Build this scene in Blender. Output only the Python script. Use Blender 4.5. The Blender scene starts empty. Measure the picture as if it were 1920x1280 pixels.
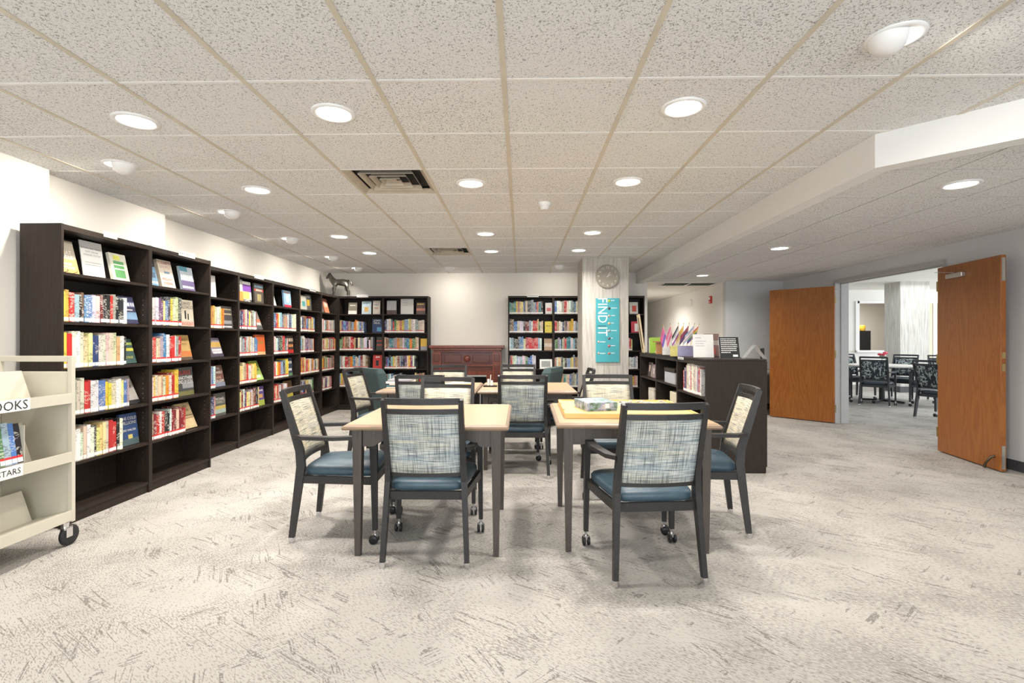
import bpy, bmesh, math, random
from mathutils import Matrix, Vector
R = math.radians
PI = math.pi
scene = bpy.context.scene
COL = scene.collection

# ------------------------------------------------------------------ camera, world, light, exposure
cam_d = bpy.data.cameras.new('camera')
cam_d.sensor_width = 36.0
cam_d.lens = 36.0 * 939.05 / 1920.0
cam_d.shift_y = -3.6 / 1920.0
cam_d.clip_start = 0.05
cam = bpy.data.objects.new('camera', cam_d)
cam.location = (0, 0, 1.249)
cam.rotation_euler = (R(90), 0, 0.01684)
COL.objects.link(cam)
scene.camera = cam
scene.view_settings.view_transform = 'Standard'
scene.view_settings.look = 'None'
scene.view_settings.exposure = 0.74
scene.view_settings.gamma = 1.0
scene.view_settings.use_curve_mapping = False

world = bpy.data.worlds.new('world')
scene.world = world
world.use_nodes = True
world.node_tree.nodes['Background'].inputs[0].default_value = (0.86, 0.93, 1.0, 1)
world.node_tree.nodes['Background'].inputs[1].default_value = 1.0

def area(name, loc, rot, sx, sy, power, col=(1, 1, 1), shape='RECTANGLE', spread=180):
    l = bpy.data.lights.new(name, 'AREA')
    l.shape = shape; l.size = sx
    if shape in ('RECTANGLE', 'ELLIPSE'): l.size_y = sy
    l.energy = power; l.color = col; l.spread = R(spread)
    o = bpy.data.objects.new(name, l)
    o.location = loc; o.rotation_euler = rot
    COL.objects.link(o)
    return o
# daylight through the window wall behind the camera
area('window_daylight', (0.4, -2.9, 1.35), (R(90), 0, 0), 6.4, 2.0, 115, (0.90, 0.95, 1.0))
# daylight in the dining room beyond the doors
area('dining_daylight', (9.6, 5.6, 1.5), (R(90), 0, 0), 6.0, 2.2, 60, (0.82, 0.91, 1.0))
area('dining_side_window', (15.8, 9.5, 1.5), (0, R(90), 0), 2.0, 7.0, 330, (0.82, 0.91, 1.0))
area('dining_overhead_fill', (8.6, 10.4, 2.55), (0, 0, 0), 3.0, 3.0, 45, (0.9, 0.95, 1.0))  # added overhead fill for the dining room, no fixture there

area('kitchen_fill', (10.2, 15.6, 2.5), (0, 0, 0), 1.5, 1.0, 40, (1.0, 0.95, 0.88))  # unseen fill lamp added to brighten the dark kitchen behind the hatch
# ------------------------------------------------------------------ helpers
def tag(o, label=None, cat=None, group=None, kind=None):
    if label: o['label'] = label
    if cat: o['category'] = cat
    if group: o['group'] = group
    if kind: o['kind'] = kind
    return o

def empty(name, loc=(0, 0, 0), rz=0, label=None, cat=None, group=None):
    o = bpy.data.objects.new(name, None)
    o.empty_display_size = 0.1
    o.location = loc; o.rotation_euler = (0, 0, rz)
    COL.objects.link(o)
    return tag(o, label, cat, group)

class MB:
    """collects faces of ONE part"""
    def __init__(s):
        s.v = []; s.f = []; s.smooth = []; s.mi = []
    def add(s, vs, fs, smooth=False, mi=0):
        b = len(s.v)
        s.v += [tuple(v) for v in vs]
        s.f += [tuple(b + i for i in f) for f in fs]
        s.smooth += [smooth] * len(fs); s.mi += [mi] * len(fs)
        return s
    def box(s, x0, x1, y0, y1, z0, z1, mi=0, M=None):
        vs = [Vector(p) for p in ((x0,y0,z0),(x1,y0,z0),(x1,y1,z0),(x0,y1,z0),(x0,y0,z1),(x1,y0,z1),(x1,y1,z1),(x0,y1,z1))]
        if M is not None: vs = [M @ v for v in vs]
        return s.add(vs, [(0,3,2,1),(4,5,6,7),(0,1,5,4),(1,2,6,5),(2,3,7,6),(3,0,4,7)], False, mi)
    def loft(s, rings, caps=True, smooth=False, mi=0, close=True):
        n = len(rings[0]); vs = [p for r in rings for p in r]; fs = []
        for k in range(len(rings) - 1):
            for i in range(n if close else n - 1):
                a = k*n + i; b = k*n + (i+1) % n
                fs.append((a, b, b + n, a + n))
        s.add(vs, fs, smooth, mi)
        if caps:
            s.add(rings[0], [tuple(range(n-1, -1, -1))], False, mi)
            s.add(rings[-1], [tuple(range(n))], False, mi)
        return s
    def bar(s, pts, w, d, side=(1, 0, 0), mi=0):
        """rectangular bar along pts; w along side, d along the other normal; w,d may be lists"""
        rings = []; n = len(pts); P = [Vector(p) for p in pts]; sd = Vector(side).normalized()
        for i, p in enumerate(P):
            t = (P[min(i+1, n-1)] - P[max(i-1, 0)]).normalized()
            u = (sd - t * sd.dot(t)).normalized(); q = t.cross(u)
            ww = (w[i] if isinstance(w, (list, tuple)) else w) / 2; dd = (d[i] if isinstance(d, (list, tuple)) else d) / 2
            rings.append([p - u*ww - q*dd, p + u*ww - q*dd, p + u*ww + q*dd, p - u*ww + q*dd])
        return s.loft(rings, True, False, mi)
    def tube(s, pts, r, n=8, mi=0):
        rings = []; m = len(pts); P = [Vector(p) for p in pts]; u = None
        for i, p in enumerate(P):
            t = (P[min(i+1, m-1)] - P[max(i-1, 0)]).normalized()
            if u is None:
                u = Vector((0, 0, 1)) if abs(t.z) < .9 else Vector((1, 0, 0))
            u = (u - t * u.dot(t)).normalized(); q = t.cross(u)
            rr = r[i] if isinstance(r, (list, tuple)) else r
            rings.append([p + (u*math.cos(2*PI*k/n) + q*math.sin(2*PI*k/n)) * rr for k in range(n)])
        return s.loft(rings, True, True, mi)
    def lathe(s, prof, n=20, c=(0, 0, 0), mi=0, caps=True, axis='z'):
        rings = []
        for r, z in prof:
            ring = []
            for k in range(n):
                a = 2*PI*k/n
                p = (r*math.cos(a), r*math.sin(a), z)
                if axis == 'x': p = (p[2], p[0], p[1])
                if axis == 'y': p = (p[0], -p[2], p[1])
                ring.append((p[0]+c[0], p[1]+c[1], p[2]+c[2]))
            rings.append(ring)
        return s.loft(rings, caps, True, mi)
    def build(s, name, mats, parent=None, M=None, bevel=0):
        me = bpy.data.meshes.new(name)
        vs = s.v if M is None else [tuple(M @ Vector(v)) for v in s.v]
        me.from_pydata(vs, [], s.f)
        if not isinstance(mats, (list, tuple)): mats = [mats]
        for m in mats: me.materials.append(m)
        me.polygons.foreach_set('use_smooth', s.smooth)
        me.polygons.foreach_set('material_index', s.mi)
        me.validate(); me.update()
        o = bpy.data.objects.new(name, me)
        if parent is not None: o.parent = parent
        COL.objects.link(o)
        if bevel:
            b = o.modifiers.new('bevel', 'BEVEL'); b.width = bevel; b.segments = 2; b.limit_method = 'ANGLE'
        return o

def copy_tree(o, parent=None):
    c = o.copy(); COL.objects.link(c); c.parent = parent
    for ch in list(o.children): copy_tree(ch, c)
    return c

_txt = {}
TMP = bpy.data.scenes.new('tmp_eval')
def eval_mesh(o):
    TMP.collection.objects.link(o)
    vl = TMP.view_layers[0]; vl.update()
    me = bpy.data.meshes.new_from_object(o.evaluated_get(vl.depsgraph))
    bpy.data.objects.remove(o)
    return me
def text_mesh(body, size=1.0, align='CENTER'):
    key = (body, size, align)
    if key in _txt: return _txt[key]
    cu = bpy.data.curves.new('txt', 'FONT'); cu.body = body; cu.size = size
    cu.align_x = align; cu.align_y = 'CENTER'; cu.resolution_u = 2
    o = bpy.data.objects.new('txt', cu)
    me = eval_mesh(o); bpy.data.curves.remove(cu)
    _txt[key] = me
    return me
_sr = random.Random(5)
def strokes(name, mat, parent, x0, x1, z, h, y=-0.0008):
    """a line of print too small to read: short flat ink dashes, no characters"""
    m = MB(); x = x0
    while x < x1 - h*0.3:
        w = min(_sr.uniform(0.5, 1.3)*h, x1 - x)
        m.add([(x, y, z-h/2), (x+w, y, z-h/2), (x+w, y, z+h/2), (x, y, z+h/2)], [(0, 1, 2, 3)])
        x += w + _sr.uniform(0.18, 0.45)*h
    return m.build(name, mat, parent)
def text(name, body, size, mat, parent, loc, rot=(R(90), 0, 0), align='CENTER', sx=1.0):
    me = text_mesh(body, size, align).copy()
    me.materials.clear(); me.materials.append(mat)
    o = bpy.data.objects.new(name, me); o.parent = parent
    o.location = loc; o.rotation_euler = rot; o.scale = (sx, 1, 1)
    COL.objects.link(o)
    return o

# ------------------------------------------------------------------ materials
MATS = {}
class NT:
    def __init__(s, name, rough=0.6, metal=0.0, spec=0.5):
        s.m = bpy.data.materials.new(name); s.m.use_nodes = True
        s.t = s.m.node_tree; s.b = s.t.nodes['Principled BSDF']
        s.b.inputs['Roughness'].default_value = rough; s.b.inputs['Metallic'].default_value = metal
        s.b.inputs['Specular IOR Level'].default_value = spec
    def n(s, typ, **kw):
        nd = s.t.nodes.new(typ)
        for k, v in kw.items():
            if k.startswith('_'): setattr(nd, k[1:], v)
            else:
                key = int(k[1:]) if k[0] == 'i' and k[1:].isdigit() else k.replace('__', ' ')
                s.set(nd.inputs[key], v)
        return nd
    def set(s, inp, v):
        if isinstance(v, bpy.types.NodeSocket): s.t.links.new(v, inp)
        elif isinstance(v, bpy.types.Node): s.t.links.new(v.outputs[0], inp)
        else: inp.default_value = v
    def base(s, v): s.set(s.b.inputs['Base Color'], v if not isinstance(v, tuple) else (*v, 1)[:4])
    def bump(s, h, strength=0.3, dist=0.01):
        b = s.n('ShaderNodeBump', Strength=strength, Distance=dist, Height=h)
        s.t.links.new(b.outputs[0], s.b.inputs['Normal'])
    def pos(s, scale=(1, 1, 1), rot=(0, 0, 0), kind='Position'):
        if kind == 'Position': src = s.n('ShaderNodeNewGeometry').outputs['Position']
        else: src = s.n('ShaderNodeTexCoord').outputs[kind]
        m = s.n('ShaderNodeMapping', Vector=src, Rotation=rot, Scale=scale)
        return m.outputs[0]
    def noise(s, vec, scale=5, detail=2, rough=0.5, dist=0.0):
        return s.n('ShaderNodeTexNoise', Vector=vec, Scale=scale, Detail=detail, Roughness=rough, Distortion=dist).outputs['Fac']
    def ramp(s, fac, stops, interp='LINEAR'):
        r = s.n('ShaderNodeValToRGB', Fac=fac); cr = r.color_ramp; cr.interpolation = interp
        while len(cr.elements) < len(stops): cr.elements.new(0.5)
        for e, (p, c) in zip(cr.elements, stops):
            e.position = p; e.color = (*c, 1) if len(c) == 3 else c
        return r.outputs[0]
    def mix(s, fac, a, b, mode='MIX'):
        m = s.n('ShaderNodeMix', _data_type='RGBA', _blend_type=mode)
        s.set(m.inputs[0], fac)
        for i, v in ((6, a), (7, b)):
            s.set(m.inputs[i], (*v, 1) if isinstance(v, tuple) and len(v) == 3 else v)
        return m.outputs[2]
    def math(s, op, a, b=0.0, c=None):
        m = s.n('ShaderNodeMath', _operation=op); s.set(m.inputs[0], a); s.set(m.inputs[1], b)
        if c is not None: s.set(m.inputs[2], c)
        return m.outputs[0]

def plain(name, col, rough=0.5, metal=0.0, spec=0.5, var=0.06, scale=8):
    """plain colour with a light procedural mottling"""
    if name in MATS: return MATS[name]
    k = NT(name, rough, metal, spec)
    f = k.noise(k.pos((1, 1, 1)), scale, 3)
    k.base(k.ramp(f, [(0.3, tuple(c*(1-var) for c in col)), (0.7, tuple(min(1, c*(1+var)) for c in col))]))
    MATS[name] = k.m
    return k.m
def emit(name, col, strength):
    k = NT(name); k.base(col)
    k.b.inputs['Emission Color'].default_value = (*col, 1); k.b.inputs['Emission Strength'].default_value = strength
    MATS[name] = k.m
    return k.m

M_white = plain('white_paint', (0.83, 0.80, 0.75), 0.7, var=0.015, scale=1.5)
M_wallwarm = plain('wall_paint_warm', (0.80, 0.765, 0.70), 0.75, var=0.015, scale=1.2)
M_grey = plain('wall_paint_grey', (0.60, 0.60, 0.60), 0.75, var=0.02, scale=1.5)
M_frame = plain('door_frame_grey', (0.42, 0.41, 0.40), 0.5, var=0.03)
M_base = plain('baseboard_dark', (0.06, 0.06, 0.065), 0.5)
M_beam = plain('soffit_white', (0.80, 0.79, 0.77), 0.7, var=0.01)
M_black = plain('black_plastic', (0.012, 0.012, 0.013), 0.4)
M_rubber = plain('black_rubber', (0.015, 0.015, 0.016), 0.6)
M_chrome = plain('chrome', (0.75, 0.75, 0.76), 0.18, 1.0)
M_steel = plain('brushed_steel', (0.55, 0.53, 0.48), 0.35, 1.0)
M_bronze = plain('dark_bronze', (0.10, 0.075, 0.05), 0.4, 0.9)
M_brass = plain('old_brass', (0.45, 0.34, 0.16), 0.35, 1.0)
M_paper = plain('paper_white', (0.82, 0.80, 0.76), 0.7, var=0.02)
M_ink = plain('ink_black', (0.02, 0.02, 0.022), 0.7)
M_inkgrey = plain('ink_grey', (0.25, 0.25, 0.25), 0.7)
M_pages = plain('book_pages', (0.72, 0.66, 0.54), 0.9, var=0.12, scale=120)
M_red = plain('label_red', (0.62, 0.03, 0.03), 0.6)
M_cart = plain('cart_beige_metal', (0.58, 0.54, 0.44), 0.4, var=0.02)
M_frame_chair = plain('chair_frame_charcoal', (0.030, 0.027, 0.026), 0.42, spec=0.35, var=0.12, scale=30)
M_frame_black = plain('chair_frame_black', (0.02, 0.021, 0.024), 0.45)
M_lens = emit('light_lens', (1.0, 0.96, 0.9), 6.0)
M_trim = plain('light_trim_white', (0.85, 0.84, 0.82), 0.45, var=0.01)
M_gridbar = plain('ceiling_grid_cream', (0.62, 0.56, 0.46), 0.5, var=0.05)
M_ventmetal = plain('vent_metal_tan', (0.50, 0.44, 0.35), 0.4, var=0.1)
M_dark = plain('dark_void', (0.015, 0.015, 0.016), 0.8)
M_teal = plain('teal_upholstery', (0.048, 0.078, 0.08), 0.85, var=0.15, scale=60)
M_pewter = plain('pewter', (0.13, 0.12, 0.105), 0.35, 0.9, var=0.4, scale=25)

def mk_shelf():
    k = NT('bookcase_dark_brown', 0.5, spec=0.22)
    f = k.noise(k.pos((18, 18, 1.2)), 6, 4, 0.6)
    k.base(k.ramp(f, [(0.25, (0.017, 0.012, 0.0095)), (0.75, (0.036, 0.026, 0.020))]))
    k.bump(f, 0.05, 0.002)
    return k.m
M_shelf = mk_shelf()

def mk_carpet():
    k = NT('carpet_streaked', 0.95, spec=0.1)
    base = k.noise(k.pos((1, 1, 1)), 0.9, 3)
    c0 = k.ramp(base, [(0.3, (0.40, 0.375, 0.34)), (0.7, (0.50, 0.472, 0.432))])
    # yarn speckle
    dens = k.noise(k.pos((1, 1, 1)), 2.3, 4, 0.6)
    def rs(rot, sc, loc=(0, 0, 0)):
        r = k.n('ShaderNodeMapping', Vector=k.pos(), Rotation=(0, 0, R(rot)), Location=loc).outputs[0]
        return k.n('ShaderNodeMapping', Vector=r, Scale=sc).outputs[0]
    sp = k.noise(rs(35, (45, 190, 60)), 1.0, 2, 0.6)
    thr = k.math('MULTIPLY_ADD', dens, -0.5, 0.80)
    spm = k.math('GREATER_THAN', sp, thr)
    c1 = k.mix(k.math('MULTIPLY', spm, 0.65), c0, (0.20, 0.185, 0.165))
    # broken thread lines in two directions
    def lines(rot, sc, lo, seed, wd=0.013):
        v = rs(rot, sc, (seed, seed*0.7, 0))
        n1 = k.noise(v, 1.0, 2, 0.5, 0.25)
        d = k.math('ABSOLUTE', k.math('SUBTRACT', n1, 0.5))
        band = k.math('LESS_THAN', d, wd)
        gate = k.noise(k.pos(), 3.1 + seed*0.13, 2)
        return k.math('MULTIPLY', band, k.math('GREATER_THAN', gate, lo))
    l1 = lines(33, (0.9, 24, 1), 0.53, 0.0)
    l2 = lines(60, (1.0, 22, 1), 0.58, 3.7)
    l3 = lines(-40, (1.0, 20, 1), 0.61, 8.1)
    lm = k.math('MAXIMUM', k.math('MAXIMUM', l1, l2), l3)
    brk = k.math('GREATER_THAN', k.noise(k.pos((90, 90, 90)), 1.0, 2), 0.43)
    c2 = k.mix(k.math('MULTIPLY', k.math('MULTIPLY', lm, brk), 0.7), c1, (0.15, 0.135, 0.12))
    k.base(c2)
    k.bump(k.noise(k.pos((1, 1, 1)), 260, 2), 0.35, 0.004)
    return k.m
M_carpet = mk_carpet()

def mk_tile():
    k = NT('ceiling_tile_fissured', 0.9, spec=0.1)
    a = k.noise(k.pos((1, 1, 1)), 100, 3, 0.65, 0.8)
    g = k.noise(k.pos((1, 1, 1)), 1.1, 2)
    rg = k.math('MULTIPLY_ADD', g, 0.12, 0.35)
    fis = k.math('LESS_THAN', a, rg)
    c = k.mix(g, (0.85, 0.84, 0.82), (0.90, 0.89, 0.875))
    k.base(k.mix(k.math('MULTIPLY', fis, 0.8), c, (0.30, 0.285, 0.265)))
    k.bump(a, 0.8, 0.012)
    return k.m
M_tile = mk_tile()

def wood(name, c0, c1, rough=0.4, sc=(30, 30, 1.5), rot=(0, 0, 0), kind='Object', scale=2.0):
    k = NT(name, rough)
    f = k.noise(k.pos(sc, rot, kind), scale, 5, 0.6, 1.2)
    k.base(k.ramp(f, [(0.3, c0), (0.7, c1)]))
    k.bump(f, 0.06, 0.002)
    MATS[name] = k.m
    return k.m
M_top = wood('table_top_maple', (0.34, 0.225, 0.125), (0.47, 0.335, 0.20), 0.35, (3, 30, 30))
M_edge = wood('table_edge_brown', (0.20, 0.135, 0.085), (0.30, 0.21, 0.14), 0.4, (3, 30, 30))
M_leg = wood('table_leg_taupe', (0.05, 0.039, 0.032), (0.085, 0.066, 0.053), 0.45, (40, 40, 2))
M_mahog = wood('mahogany', (0.10, 0.020, 0.010), (0.24, 0.055, 0.025), 0.28, (20, 20, 3))
M_mahog2 = wood('mahogany_dark', (0.065, 0.015, 0.008), (0.14, 0.034, 0.018), 0.28, (3, 20, 20))
M_yellow = wood('puzzle_board_yellow', (0.66, 0.43, 0.14), (0.74, 0.51, 0.19), 0.5, (3, 20, 20))
M_pine = wood('pale_wood', (0.55, 0.42, 0.25), (0.66, 0.52, 0.33), 0.5, (20, 20, 3))

def mk_door():
    k = NT('door_oak_veneer', 0.32)
    v = k.pos((1, 1, 1), (0, 0, 0), 'Object')
    w = k.noise(k.n('ShaderNodeMapping', Vector=v, Scale=(5.5, 5.5, 0.55)).outputs[0], 1.0, 3, 0.5, 0.5)
    rings = k.math('FRACT', k.math('MULTIPLY', w, 14.0))
    tri = k.math('ABSOLUTE', k.math('SUBTRACT', rings, 0.5))
    fine = k.noise(k.n('ShaderNodeMapping', Vector=v, Scale=(120, 120, 4)).outputs[0], 1.0, 3)
    c = k.mix(k.math('MULTIPLY', tri, 1.2), (0.27, 0.085, 0.014), (0.42, 0.155, 0.030))
    k.base(k.mix(k.math('MULTIPLY', fine, 0.45), c, (0.21, 0.065, 0.012)))
    return k.m
M_door = mk_door()

def mk_plaid(name, warm):
    k = NT(name, 0.85, spec=0.2)
    v = k.pos((1, 1, 1), (0, 0, 0), 'Object')
    def st(sc, lo, hi):
        n = k.noise(k.n('ShaderNodeMapping', Vector=v, Scale=sc).outputs[0], 1.0, 1, 0.5)
        return k.ramp(n, [(lo, (0, 0, 0)), (hi, (1, 1, 1))])
    hz = st((7, 0.2, 330), 0.53, 0.58)
    vt = st((330, 0.2, 7), 0.53, 0.58)
    hz2 = st((4, 0.2, 110), 0.50, 0.60)
    big = k.noise(k.n('ShaderNodeMapping', Vector=v, Scale=(2.5, 1, 7)).outputs[0], 1.0, 2)
    if warm:
        c = k.ramp(big, [(0.35, (0.62, 0.52, 0.33)), (0.65, (0.68, 0.62, 0.48))])
        c = k.mix(k.math('MULTIPLY', hz2, 0.35), c, (0.30, 0.34, 0.36))
        c = k.mix(k.math('MULTIPLY', hz, 0.8), c, (0.10, 0.10, 0.10))
        c = k.mix(k.math('MULTIPLY', vt, 0.45), c, (0.16, 0.18, 0.20))
    else:
        c = k.ramp(big, [(0.32, (0.33, 0.40, 0.43)), (0.5, (0.58, 0.60, 0.56)), (0.68, (0.60, 0.58, 0.46))])
        c = k.mix(k.math('MULTIPLY', hz2, 0.45), c, (0.12, 0.21, 0.30))
        c = k.mix(k.math('MULTIPLY', hz, 0.6), c, (0.045, 0.07, 0.10))
        c = k.mix(k.math('MULTIPLY', vt, 0.62), c, (0.05, 0.06, 0.07))
    k.base(c)
    return k.m
M_plaid = mk_plaid('fabric_blue_plaid', False)
M_plaidw = mk_plaid('fabric_cream_stripe', True)

def mk_vinyl():
    k = NT('seat_blue_vinyl', 0.42)
    n = k.noise(k.pos((1, 1, 1), (0, 0, 0), 'Object'), 5, 4, 0.6)
    k.base(k.ramp(n, [(0.3, (0.032, 0.062, 0.085)), (0.7, (0.058, 0.10, 0.128))]))
    return k.m
M_vinyl = mk_vinyl()
def mk_leaf():
    k = NT('fabric_leaf_print', 0.7)
    v = k.pos((1, 1, 1), (0, 0, 0), 'Object')
    a = k.noise(k.n('ShaderNodeMapping', Vector=v, Scale=(26, 5, 9), Rotation=(0, 0.6, 0)).outputs[0], 1, 2, 0.5, 1.5)
    b = k.noise(k.n('ShaderNodeMapping', Vector=v, Scale=(9, 5, 26), Rotation=(0, -0.5, 0)).outputs[0], 1, 2, 0.5, 1.5)
    m = k.math('MAXIMUM', k.math('GREATER_THAN', a, 0.58), k.math('GREATER_THAN', b, 0.6))
    col = k.mix(k.noise(v, 9, 1), (0.22, 0.27, 0.22), (0.42, 0.46, 0.48))
    k.base(k.mix(m, (0.012, 0.016, 0.024), col))
    return k.m
M_leaf = mk_leaf()
M_navy = plain('seat_navy_vinyl', (0.022, 0.032, 0.045), 0.4)

def mk_column():
    k = NT('column_wallcovering', 0.7)
    v = k.pos((34, 34, 2.2))
    a = k.noise(v, 1.0, 4, 0.6)
    k.base(k.ramp(a, [(0.3, (0.36, 0.335, 0.30)), (0.5, (0.52, 0.49, 0.44)), (0.72, (0.62, 0.60, 0.56))]))
    return k.m
M_column = mk_column()

def mk_cover(attr):
    """book cover: each book's own colour, printed with title lettering"""
    k = NT('book_cover_' + attr, 0.42)
    if attr == 'object':
        oi = k.n('ShaderNodeObjectInfo'); col = oi.outputs['Color']; rnd = oi.outputs['Random']
        v = k.pos((1, 1, 1), (0, 0, 0), 'Object')
    else:
        at = k.n('ShaderNodeAttribute', _attribute_name='book_colour'); col = at.outputs['Color']; rnd = at.outputs['Alpha']
        v = k.pos()
    off = k.n('ShaderNodeCombineXYZ', X=k.math('MULTIPLY', rnd, 57.0), Y=k.math('MULTIPLY', rnd, 31.0), Z=k.math('MULTIPLY', rnd, 91.0))
    vv = k.n('ShaderNodeVectorMath', _operation='ADD'); k.set(vv.inputs[0], v); k.set(vv.inputs[1], off)
    n = k.noise(k.n('ShaderNodeMapping', Vector=vv.outputs[0], Scale=(55, 55, 150)).outputs[0], 1.0, 1)
    big = k.noise(k.n('ShaderNodeMapping', Vector=vv.outputs[0], Scale=(6, 6, 14)).outputs[0], 1.0, 0)
    let = k.math('MULTIPLY', k.math('GREATER_THAN', n, 0.53), k.math('GREATER_THAN', big, 0.47))
    lum = k.n('ShaderNodeRGBToBW', Color=col).outputs[0]
    ink = k.mix(k.math('GREATER_THAN', lum, 0.22), (0.75, 0.72, 0.62), (0.06, 0.04, 0.05))
    k.base(k.mix(k.math('MULTIPLY', let, 0.5), col, ink))
    return k.m
M_cover = mk_cover('object')
M_coverA = mk_cover('attribute')

PAL = {  # linear colours
 'cream': (0.66, 0.58, 0.42), 'white': (0.74, 0.72, 0.68), 'yellow': (0.72, 0.50, 0.07), 'pale yellow': (0.74, 0.62, 0.27),
 'orange': (0.66, 0.22, 0.03), 'red': (0.48, 0.03, 0.03), 'dark red': (0.20, 0.02, 0.025), 'pink': (0.60, 0.27, 0.27),
 'brown': (0.19, 0.10, 0.055), 'tan': (0.48, 0.34, 0.19), 'black': (0.018, 0.018, 0.02), 'charcoal': (0.065, 0.065, 0.07),
 'navy': (0.03, 0.045, 0.14), 'blue': (0.07, 0.18, 0.40), 'light blue': (0.30, 0.45, 0.55), 'teal': (0.05, 0.22, 0.23),
 'green': (0.08, 0.20, 0.07), 'olive': (0.25, 0.26, 0.09), 'purple': (0.14, 0.06, 0.18), 'grey': (0.33, 0.33, 0.33)}

# ------------------------------------------------------------------ SETTING
ZC = 2.461; ZL = 2.30; XR = 4.72; YB = 9.12
MB().box(-4.2, 16, -3.2, 18, -0.1, 0).build('floor', M_carpet)['kind'] = 'structure'

def struct(o, label=None):
    o['kind'] = 'structure'
    if label: o['label'] = label
    return o
# left wall with its two jogs
m = MB()
m.box(-4.0, -3.364, -3.0, 3.52, 0, 2.6); m.box(-4.0, -3.46, 3.52, 4.82, 0, 2.6); m.box(-4.0, -3.56, 4.82, YB, 0, 2.6)
struct(m.build('wall_left', M_wallwarm), 'cream left wall behind the row of bookcases')
struct(MB().box(-4.0, 2.30, YB, YB+0.15, 0, 2.6).build('wall_back', M_wallwarm), 'cream back wall behind the fireplace')
# window wall behind the camera
m = MB()
m.box(-4.0, 4.9, -3.15, -3.0, 0, 0.3); m.box(-4.0, 4.9, -3.15, -3.0, 2.4, 2.6); m.box(-4.0, -2.9, -3.15, -3.0, 0.3, 2.4); m.box(3.7, 4.9, -3.15, -3.0, 0.3, 2.4)
struct(m.build('wall_front', M_white))
# corridor
struct(MB().box(2.15, 2.30, YB+0.15, 17.0, 0, 2.6).build('wall_corridor_left', M_white))
struct(MB().box(3.70, 3.85, 9.22, 17.0, 0, 2.6).build('wall_corridor_right', M_white), 'white corridor wall with fire alarm')
struct(MB().box(2.15, 3.85, 17.0, 17.15, 0, 2.6).build('wall_corridor_end', M_white))
m = MB().box(2.30, 3.70, YB, 17.0, 2.29, 2.4)
struct(m.build('ceiling_corridor', M_white))
struct(MB().box(3.70, 4.9, 9.08, 9.22, 0, 2.6).build('wall_recess', M_grey), 'grey wall beside the open wooden door')
# right wall with the double-door opening
D0, D1, DH = 5.66, 7.56, 2.09
m = MB()
m.box(XR, XR+0.16, -3.0, D0-.05, 0, 2.6); m.box(XR, XR+0.16, D1+.05, 9.08, 0, 2.6); m.box(XR, XR+0.16, D0-.05, D1+.05, DH+.05, 2.6)
struct(m.build('wall_right', M_grey), 'grey right wall around the double doorway')
m = MB()
m.box(XR-0.012, XR, -3.0, D0-0.06, 0, 0.10); m.box(XR-0.012, XR, D1+0.06, 9.06, 0, 0.10)
struct(m.build('baseboard_right', M_base))
struct(MB().box(3.70, XR-0.012, 9.068, 9.08, 0, 0.1).build('baseboard_recess', M_base))
# steel door frame
fr = MB()
fr.box(XR-0.02, XR+0.18, D0-0.05, D0, 0, DH+0.05); fr.box(XR-0.02, XR+0.18, D1, D1+0.05, 0, DH+0.05); fr.box(XR-0.02, XR+0.18, D0, D1, DH, DH+0.05)
fr.box(XR+0.06, XR+0.09, D0, D0+0.015, 0, DH); fr.box(XR+0.06, XR+0.09, D1-0.015, D1, 0, DH); fr.box(XR+0.06, XR+0.09, D0, D1, DH-0.015, DH)
struct(fr.build('trim_1', M_frame), 'grey steel frame of the double doorway')

# ceilings: slab above, separate lay-in tiles and grid bars
G = 0.6096; GX0 = -1.296; GY0 = 2.334
ceil = struct(MB().box(-4.0, 4.9, -3.15, YB+0.15, 2.52, 2.62).build('ceiling', M_tile), 'dropped ceiling of fissured square tiles')
def clip(poly, planes):
    for (a, b, c) in planes:      # keep a*x+b*y >= c
        out = []
        for i in range(len(poly)):
            p, q = poly[i], poly[(i+1) % len(poly)]
            dp, dq = a*p[0]+b*p[1]-c, a*q[0]+b*q[1]-c
            if dp >= 0: out.append(p)
            if (dp >= 0) != (dq >= 0):
                t = dp/(dp-dq); out.append((p[0]+t*(q[0]-p[0]), p[1]+t*(q[1]-p[1])))
        poly = out
        if len(poly) < 3: return []
    return poly
def prism(poly, z0, z1):
    m = MB(); n = len(poly)
    vs = [(x, y, z0) for x, y in poly] + [(x, y, z1) for x, y in poly]
    fs = [tuple(range(n-1, -1, -1)), tuple(range(n, 2*n))] + [(i, (i+1) % n, n+(i+1) % n, n+i) for i in range(n)]
    return m.add(vs, fs)
VENTS = {(0, 2), (0, 7)}      # grid cells (i, j) that hold air diffusers
full = None
i0, i1 = -4, 10
for i in range(i0, i1):
    for j in range(-4, 12):
        x0 = GX0 + i*G; y0 = GY0 + j*G
        if (i, j) in VENTS: continue
        if y0 > YB or x0 > 4.6 or (x0 > 2.12 and x0 + y0 > 5.15): continue
        g = 0.010
        poly = clip([(x0+g, y0+g), (x0+G-g, y0+g), (x0+G-g, y0+G-g), (x0+g, y0+G-g)], [(1, 0, -3.56), (0, -1, -YB), (-1, 0, -XR)])
        if not poly: continue
        if len(poly) == 4 and abs(poly[2][0]-poly[0][0]-(G-2*g)) < 1e-4 and abs(poly[2][1]-poly[0][1]-(G-2*g)) < 1e-4:
            if full is None:
                full = prism([(g, g), (G-g, g), (G-g, G-g), (g, G-g)], 0, 0.018).build('ceiling_tile', M_tile, ceil)
                o = full
            else:
                o = full.copy(); COL.objects.link(o)
            o.location = (x0, y0, ZC)
        else:
            prism(poly, ZC, ZC+0.018).build('ceiling_tile', M_tile, ceil)
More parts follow.
